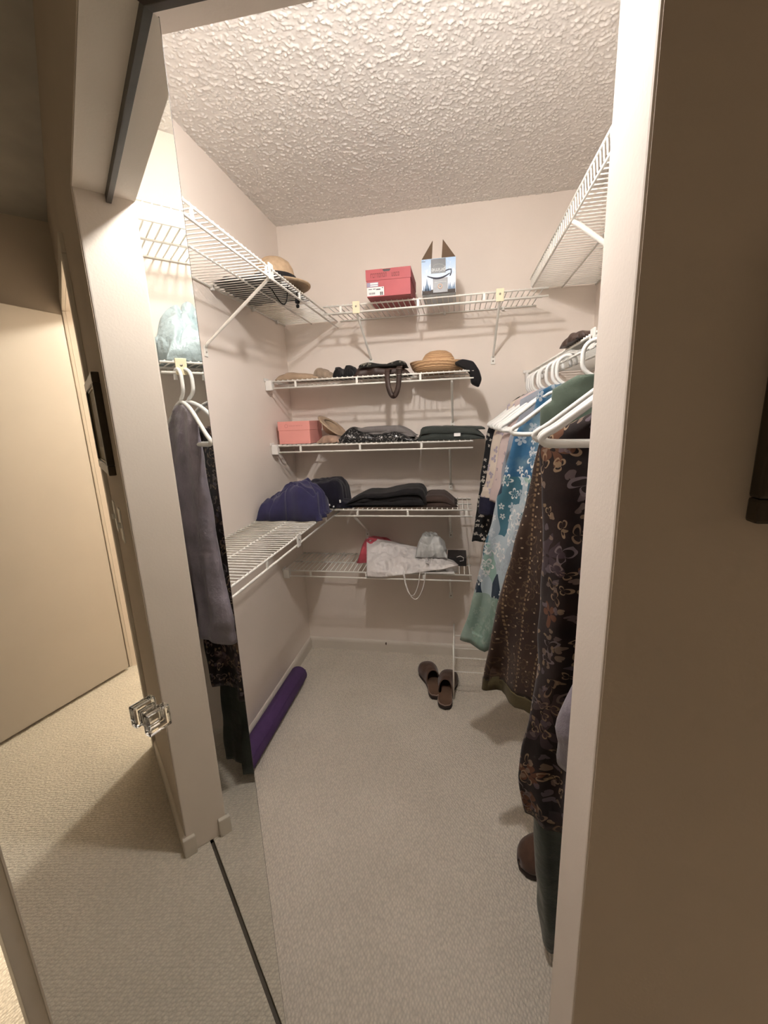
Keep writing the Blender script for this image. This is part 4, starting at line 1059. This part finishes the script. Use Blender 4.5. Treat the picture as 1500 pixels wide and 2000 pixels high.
for q in ((643, 985), (651, 988), (664, 979)):
    p = onY(q, 2.030)
    st = MB().box(-0.004, 0.004, -0.002, 0.002, -0.009, 0.007).build('white_stripe', M_PAPER, pj, bevel=0.001); st.location = (p.x, 2.033, p.z); st.rotation_euler = (radians(-30), radians(-15), 0)
folded('brown_trousers', 'folded brown trousers under and right of the black trousers on the fourth shelf', 'trousers', [(684, 989), (700, 986), (760, 985), (815, 984), (838, 966), (870, 965), (885, 975), (893, 983)], 2.12, 2.05, 2.27, ZS, M_BROWNT, n=2, seed=73)
folded('black_trousers', 'black trousers folded on top of the brown ones on the fourth shelf', 'trousers', [(677, 990), (692, 972), (715, 962), (745, 962), (775, 956), (805, 952), (828, 957), (834, 985)], 2.10, 2.035, 2.26, ZS + 0.014, M_BLACK, n=3, seed=71)

# ---- lowest shelf: bags
ZS = Z_E + W_TOP
def film(name, col, trans=0.25):
    m, nt, b = nmat(name); co = coords(nt)
    L(nt, ramp(nt, noise_n(nt, co, 10, 4), [(0.3, [c * 0.93 for c in col]), (0.7, col)]), b.inputs['Base Color'])
    b.inputs['Roughness'].default_value = 0.35; b.inputs['Subsurface Weight'].default_value = 0.0
    v = N(nt, 'ShaderNodeTexVoronoi', feature='DISTANCE_TO_EDGE'); v.inputs['Scale'].default_value = 14; L(nt, warp(nt, co, 0.06, 9), v.inputs['Vector'])
    h = math_n(nt, 'ADD', math_n(nt, 'MULTIPLY', v.outputs['Distance'], 1.2), noise_n(nt, co, 25, 4))
    bump(nt, b, h, 0.55, 0.02)
    return m
M_FILM = film('white_plastic_film', (0.74, 0.70, 0.68)); M_FILMG = film('grey_plastic_film', (0.56, 0.57, 0.56)); M_FILMR = film('red_pink_plastic', (0.55, 0.09, 0.12))
pile('red_bag', 'crumpled red pink plastic bag behind the large white bag', 'bag', [(703, 1098), (708, 1060), (720, 1048), (742, 1050), (765, 1060), (778, 1080)], 2.24, 2.15, 2.315, ZS, M_FILMR, seed=81, nz=0.010)
wb = thing('white_plastic_bag', 'large crumpled white plastic shopping bag lying on the lowest shelf', 'bag', (0, 0, 0))
# body: a tapered crumpled sack lying along the shelf, its near edge sagging over the lip
nx_, ny_ = 64, 30
vs = []
def bag_pt(u, v):
    tp_ = [(0, 1049), (0.10, 1052), (0.25, 1056), (0.5, 1066), (0.68, 1074), (0.85, 1078), (0.94, 1090), (1, 1102)]
    lo_ = [(0, 1127), (0.18, 1128), (0.4, 1123), (0.6, 1118), (0.8, 1113), (1.0, 1104)]
    px = 716 + (895 - 716) * u
    yb = interp(tp_, u); yl = interp(lo_, u)
    ynear = 2.016; yfar = 2.20
    py = yl + (yb - yl) * v
    yy = ynear + (yfar - ynear) * (v ** 1.3)
    p = onY((px, py), yy)
    return p
for j in range(ny_ + 1):
    for i in range(nx_ + 1):
        p = bag_pt(i / nx_, j / ny_)
        q = Vector((p.x * 13, p.y * 13, p.z * 13))
        n1 = noise.fractal(q, 0.8, 2.2, 4)
        cr = abs(noise.noise(Vector((p.x * 22 + 4 * p.z, p.z * 16 - p.x * 9, 3)))) 
        e = min(1, 6 * min(i / nx_, 1 - i / nx_)) * min(1, 6 * min(j / ny_, 1 - j / ny_))
        dd = Vector((0, -0.7, 0.7))
        p = p + dd * e * (0.022 * n1 - 0.036 * cr + 0.018)
        if j / ny_ > 0.12: p.z = max(p.z, ZS + 0.004)
        vs.append(p)
W_ = nx_ + 1
fs = [(j * W_ + i, j * W_ + i + 1, (j + 1) * W_ + i + 1, (j + 1) * W_ + i) for j in range(ny_) for i in range(nx_)]
o_ = len(vs)
vs2 = []
for j in range(ny_ + 1):
    for i in range(nx_ + 1):
        p = vs[j * W_ + i]; t = j / ny_
        vs2.append(Vector((p.x, p.y + 0.012 + 0.02 * t, max(ZS + 0.0005, min(p.z - 0.012, ZS + 0.0005 + 0.02 * 0)) if t > 0.12 else p.z + 0.0)) if t > 0.12 else Vector((p.x, p.y + 0.004, p.z)))
fs += [tuple(o_ + q for q in f)[::-1] for f in fs]
border = [i for i in range(W_)] + [j * W_ + nx_ for j in range(1, ny_ + 1)] + [ny_ * W_ + i for i in range(nx_ - 1, -1, -1)] + [j * W_ for j in range(ny_ - 1, 0, -1)]
for a, b_ in zip(border, border[1:] + border[:1]): fs.append((a, o_ + a, o_ + b_, b_))
MB().add(vs + vs2, fs, True).build('bag_film', M_FILM, wb)
# printed letters on the bag
lp = onY((841, 1095), 2.03)
lm2 = MB()
for (a, b_) in (((834, 1085), (838, 1092)), ((831, 1091), (839, 1092)), ((831, 1094), (838, 1094)), ((832, 1097), (839, 1101)), ((845, 1080), (846, 1089))):
    A = onY(a, 2.045); B = onY(b_, 2.045); lm2.tube([A + Vector((0, -0.02, 0.0)), B + Vector((0, -0.02, 0.0))], 0.0018, 6)
lm2.build('bag_print', M_INKG, wb)
pile('grey_plastic_bag', 'small knotted grey plastic bag lying on top of the white shopping bag', 'bag', [(812, 1088), (818, 1056), (826, 1042), (838, 1044), (856, 1046), (866, 1056), (872, 1074)], 2.13, 2.09, 2.22, onY((840, 1088), 2.10).z, M_FILMG, seed=91, nz=0.014, ep=3, crease=0.016, nsc=20)
pbg = thing('paper_bag', 'flat white paper bag under the plastic bags with cord handles hanging down', 'bag', (0, 0, 0))
A = onY((842, 1116), 2.02); B = onY((887, 1113), 2.02)
MB().box(A.x - 0.06, B.x, 2.018, 2.25, ZS, ZS + 0.006).build('folded_paper', M_PAPER, pbg, bevel=0.001)
for (pa, pbm, pc) in (((788, 1120), (803, 1163), (820, 1118)), ((790, 1122), (808, 1170), (831, 1118))):
    a = onY(pa, 2.006); m_ = onY(pbm, 2.004); c_ = onY(pc, 2.006)
    pts = []
    for k in range(21):
        t = k / 20; x = a.x + (c_.x - a.x) * t
        z = a.z + (c_.z - a.z) * t + (m_.z - (a.z + c_.z) / 2) * (sin(pi * t) ** 0.6)
        pts.append((x, 2.006 - 0.004 * sin(pi * t), z))
    MB().tube([(a.x, 2.05, ZS + 0.008), (a.x, 2.016, ZS + 0.007)] + pts + [(c_.x, 2.016, ZS + 0.007), (c_.x, 2.05, ZS + 0.008)], 0.0022, 6).build('cord_handle', M_PAPER, pbg)
bc = thing('black_gift_box', 'flat black box with a white cord loop at the right of the white bag', 'box', (0, 0, 0))
A = onY((874, 1101), 2.16); B = onY((911, 1098), 2.16); T = onY((892, 1069), 2.24)
MB().box(A.x, B.x, 2.14, 2.28, ZS, ZS + 0.045).build('box_body', plain('black_card', (0.018, 0.016, 0.016), 0.5), bc, bevel=0.0015)
pc_ = [onY(p, 2.132) for p in ((892, 1088), (899, 1086), (905, 1089), (905, 1095), (898, 1096))]
MB().tube(pc_, 0.0016, 6).build('cord_loop', M_PAPER, bc)

# ---- right hanging shelf
ZS = Z_R + W_TOP
pile('brown_purse', 'small dark brown leather purse on the right hanging shelf', 'bag', [(1113, 676), (1115, 655), (1130, 647), (1150, 648), (1164, 643)], 1.42, 1.36, 1.56, ZS, M_DKBROWN, seed=95, nz=0.010, nx=24)
bb_ = lump('blue_blanket_bag', 'pale blue blanket in a clear bag at the front of the right hanging shelf', 'blanket', 0.375, 0.625, 0.745, 1.22, ZS, lambda u: 0.175 - 0.03 * cos(u * 6), film('pale_blue_blanket', (0.44, 0.54, 0.57)), seed=97, nx=60, ny=90, nz=0.035, wob=0.025, ep=4, crease=0.030, nsc=9)

# ================================================================== FLOOR THINGS
# rolled purple mat along the left baseboard
e0 = onZ((585, 1325), 0.03); e1 = Vector((-0.886, 1.35, 0))
M_MAT = plain('purple_foam', (0.075, 0.035, 0.125), 0.9, 0.06, 40, bmp=0.3, bscale=300)
mt = thing('yoga_mat', 'rolled purple foam yoga mat lying along the left baseboard', 'yoga mat', (LX + 0.013 + 0.050, 1.33, 0.0475))
R0 = 0.047; prof_ = []
mb = MB()
mb.tube([(0, 0, 0), (0, 0.004, 0), (0, 0.33, 0), (0, 0.636, 0), (0, 0.642, 0)], [R0 - 0.004, R0, R0, R0, R0 - 0.004], 28, cap=True)
mb.build('roll', M_MAT, mt)
for yy, sg in ((0.6424, 1), (-0.0004, -1)):
    sp_ = [((0.006 + 0.036 * k / 90) * cos(k * 0.35), yy + 0.0006 * sg, (0.006 + 0.036 * k / 90) * sin(k * 0.35)) for k in range(91)]
    MB().tube(sp_, 0.0012, 5).build('spiral_end', plain('purple_foam_dark', (0.05, 0.02, 0.09), 0.9), mt)
MB().tube([(R0 * 1.01 * cos(radians(35)), 0.004, R0 * 1.01 * sin(radians(35))), (R0 * 1.01 * cos(radians(35)), 0.638, R0 * 1.01 * sin(radians(35)))], 0.002, 6).build('loose_edge', M_MAT, mt)

M_LEATH = cloth('brown_suede', (0.085, 0.045, 0.030), 0.25, 0.9, 0.3, 20)
M_FOOTB = cloth('worn_footbed', (0.13, 0.075, 0.048), 0.2, 0.9, 0.1, 16)
M_SOLE = plain('dark_rubber_sole', (0.030, 0.018, 0.014), 0.7)
M_WELT = plain('tan_welt', (0.27, 0.19, 0.15), 0.7)
def slipper(label, heel, toe, mirror=1):
    d = Vector((toe[0] - heel[0], toe[1] - heel[1], 0)); Ln = d.length
    s = thing('clog_slipper', label, 'slipper', (heel[0], heel[1], 0.0), math.atan2(d.y, d.x) - pi / 2, 'brown clog slippers')
    def half(t):   # half widths left / right along the length 0..1 (heel to toe)
        w = [(0.0, 0.0), (0.02, 0.018), (0.07, 0.030), (0.16, 0.036), (0.35, 0.034), (0.5, 0.036), (0.7, 0.047), (0.82, 0.048), (0.92, 0.038), (0.98, 0.020), (1.0, 0.0)]
        return smooth_interp(w, t)
    n = 28
    def outl(grow, z):
        ts = [k / n for k in range(n + 1)]
        bend = lambda t: mirror * 0.010 * sin(pi * t)
        L_ = [(-half(t) * grow + bend(t), Ln * (0.5 + (t - 0.5) * (1 + (grow - 1) * 0.5)), z) for t in ts]
        R_ = [(half(t) * grow + bend(t), Ln * (0.5 + (t - 0.5) * (1 + (grow - 1) * 0.5)), z) for t in ts[::-1]][1:-1]
        return L_ + R_
    def slab(levels, mat, nm):
        mb = MB(); rs = [outl(g_, z) for g_, z in levels]; k = len(rs[0])
        mb.add([p for r_ in rs for p in r_], [(i * k + j, i * k + (j + 1) % k, (i + 1) * k + (j + 1) % k, (i + 1) * k + j) for i in range(len(rs) - 1) for j in range(k)], True)
        mb.f += [tuple(range(k))[::-1], tuple((len(rs) - 1) * k + j for j in range(k))]; mb.smooth += [False, False]
        return mb.build(nm, mat, s)
    slab([(0.97, 0.0), (1.03, 0.004), (1.04, 0.020), (1.0, 0.024)], M_SOLE, 'sole')
    slab([(1.02, 0.0235), (1.025, 0.026), (0.99, 0.0285)], M_WELT, 'welt')
    slab([(0.95, 0.028), (0.94, 0.031)], M_FOOTB, 'footbed')
    # upper: vault over the toe half, open towards the heel
    mb = MB(); vs = []; nu, na = 22, 18
    for i in range(nu + 1):
        t = 0.36 + 0.645 * i / nu
        hw = half(min(0.995, t)) * 1.02 + 0.002
        hh_ = 0.062 * math.sqrt(max(0.0, 1 - (max(0.0, t - 0.40) / 0.62) ** 2.6)) + 0.004
        for j in range(na + 1):
            a = pi * j / na
            slope = 0.10 * (1 - i / nu) * (sin(a) ** 1.2)     # vamp opening sits further forward at the middle
            tt = min(1.005, t + slope)
            x = -hw * math.copysign(abs(cos(a)) ** 0.8, cos(a)) + mirror * 0.010 * sin(pi * min(1, tt))
            vs.append((x, Ln * tt, 0.026 + hh_ * sin(a) ** 0.8))
    fs = [(i * (na + 1) + j, i * (na + 1) + j + 1, (i + 1) * (na + 1) + j + 1, (i + 1) * (na + 1) + j) for i in range(nu) for j in range(na)]
    up = mb.add(vs, fs, True).build('upper', M_LEATH, s)
    md = up.modifiers.new('thickness', 'SOLIDIFY'); md.thickness = 0.004; md.offset = 0
    MB().tube([tuple(Vector(vs[j]) + Vector((0, -0.001, 0.001))) for j in range(na + 1)], 0.003, 6).build('collar', M_LEATH, s)
    return s
h1 = onZ((853, 1364), 0.01); t1 = onZ((829, 1300), 0.03)
slipper('brown clog slipper on the carpet, the left one of the pair', (h1.x, h1.y), (t1.x, t1.y), 1)
h2 = onZ((869, 1384), 0.01); t2 = onZ((880, 1316), 0.03)
slipper('brown clog slipper on the carpet, right one of the pair beside the wire rack', (h2.x, h2.y), (t2.x, t2.y), -1)
h3 = onZ((1012, 1690), 0.02)
slipper('lone brown slipper lying under the dark green gown', (h3.x + 0.24, h3.y + 0.10), (h3.x + 0.005, h3.y + 0.0), 1)

# white wire shoe rack at the back right
b0 = onZ((886, 1366), 0.0)
zt_ = onY((884, 1260), b0.y).z
z1_ = onY((884, 1284), b0.y).z; z2_ = onY((884, 1311), b0.y).z
rk = thing('shoe_rack', 'low white wire shoe rack standing on the carpet behind the clothes', 'rack', (b0.x, b0.y, 0))
RW, RD = 0.52, 0.22
for y in (0.0, RD):
    for x in (0.0, RW):
        MB().tube([(x, y, 0.0), (x, y, zt_)], 0.004, 8).build('post', M_WIRE, rk)
for z in (z1_, z2_):
    for y in (0.0, RD):
        MB().tube([(0, y, z), (RW, y, z)], 0.0026, 6).build('rail', M_WIRE, rk)
for x in (0.0, RW):
    MB().tube([(x, 0, zt_), (x, RD, zt_)], 0.0034, 6).build('end_bar', M_WIRE, rk)
    MB().tube([(x, 0, z2_), (x, RD, z2_)], 0.0026, 6).build('end_bar', M_WIRE, rk)
# dry leaf caught on the back baseboard
p = onY((754, 1257), D - 0.016)
lf = MB().add([(0, 0, -0.012), (0.004, -0.001, -0.004), (0.005, -0.002, 0.004), (0.002, -0.001, 0.010), (-0.004, 0, 0.006), (-0.005, -0.001, -0.003)], [(0, 1, 2, 3, 4, 5)])
lo = lf.build('dry_leaf', plain('dry_leaf', (0.09, 0.06, 0.03), 0.8)); lo.location = p
md = lo.modifiers.new('thickness', 'SOLIDIFY'); md.thickness = 0.0012
tag(lo, 'tiny dry brown leaf stuck to the back baseboard', 'leaf')
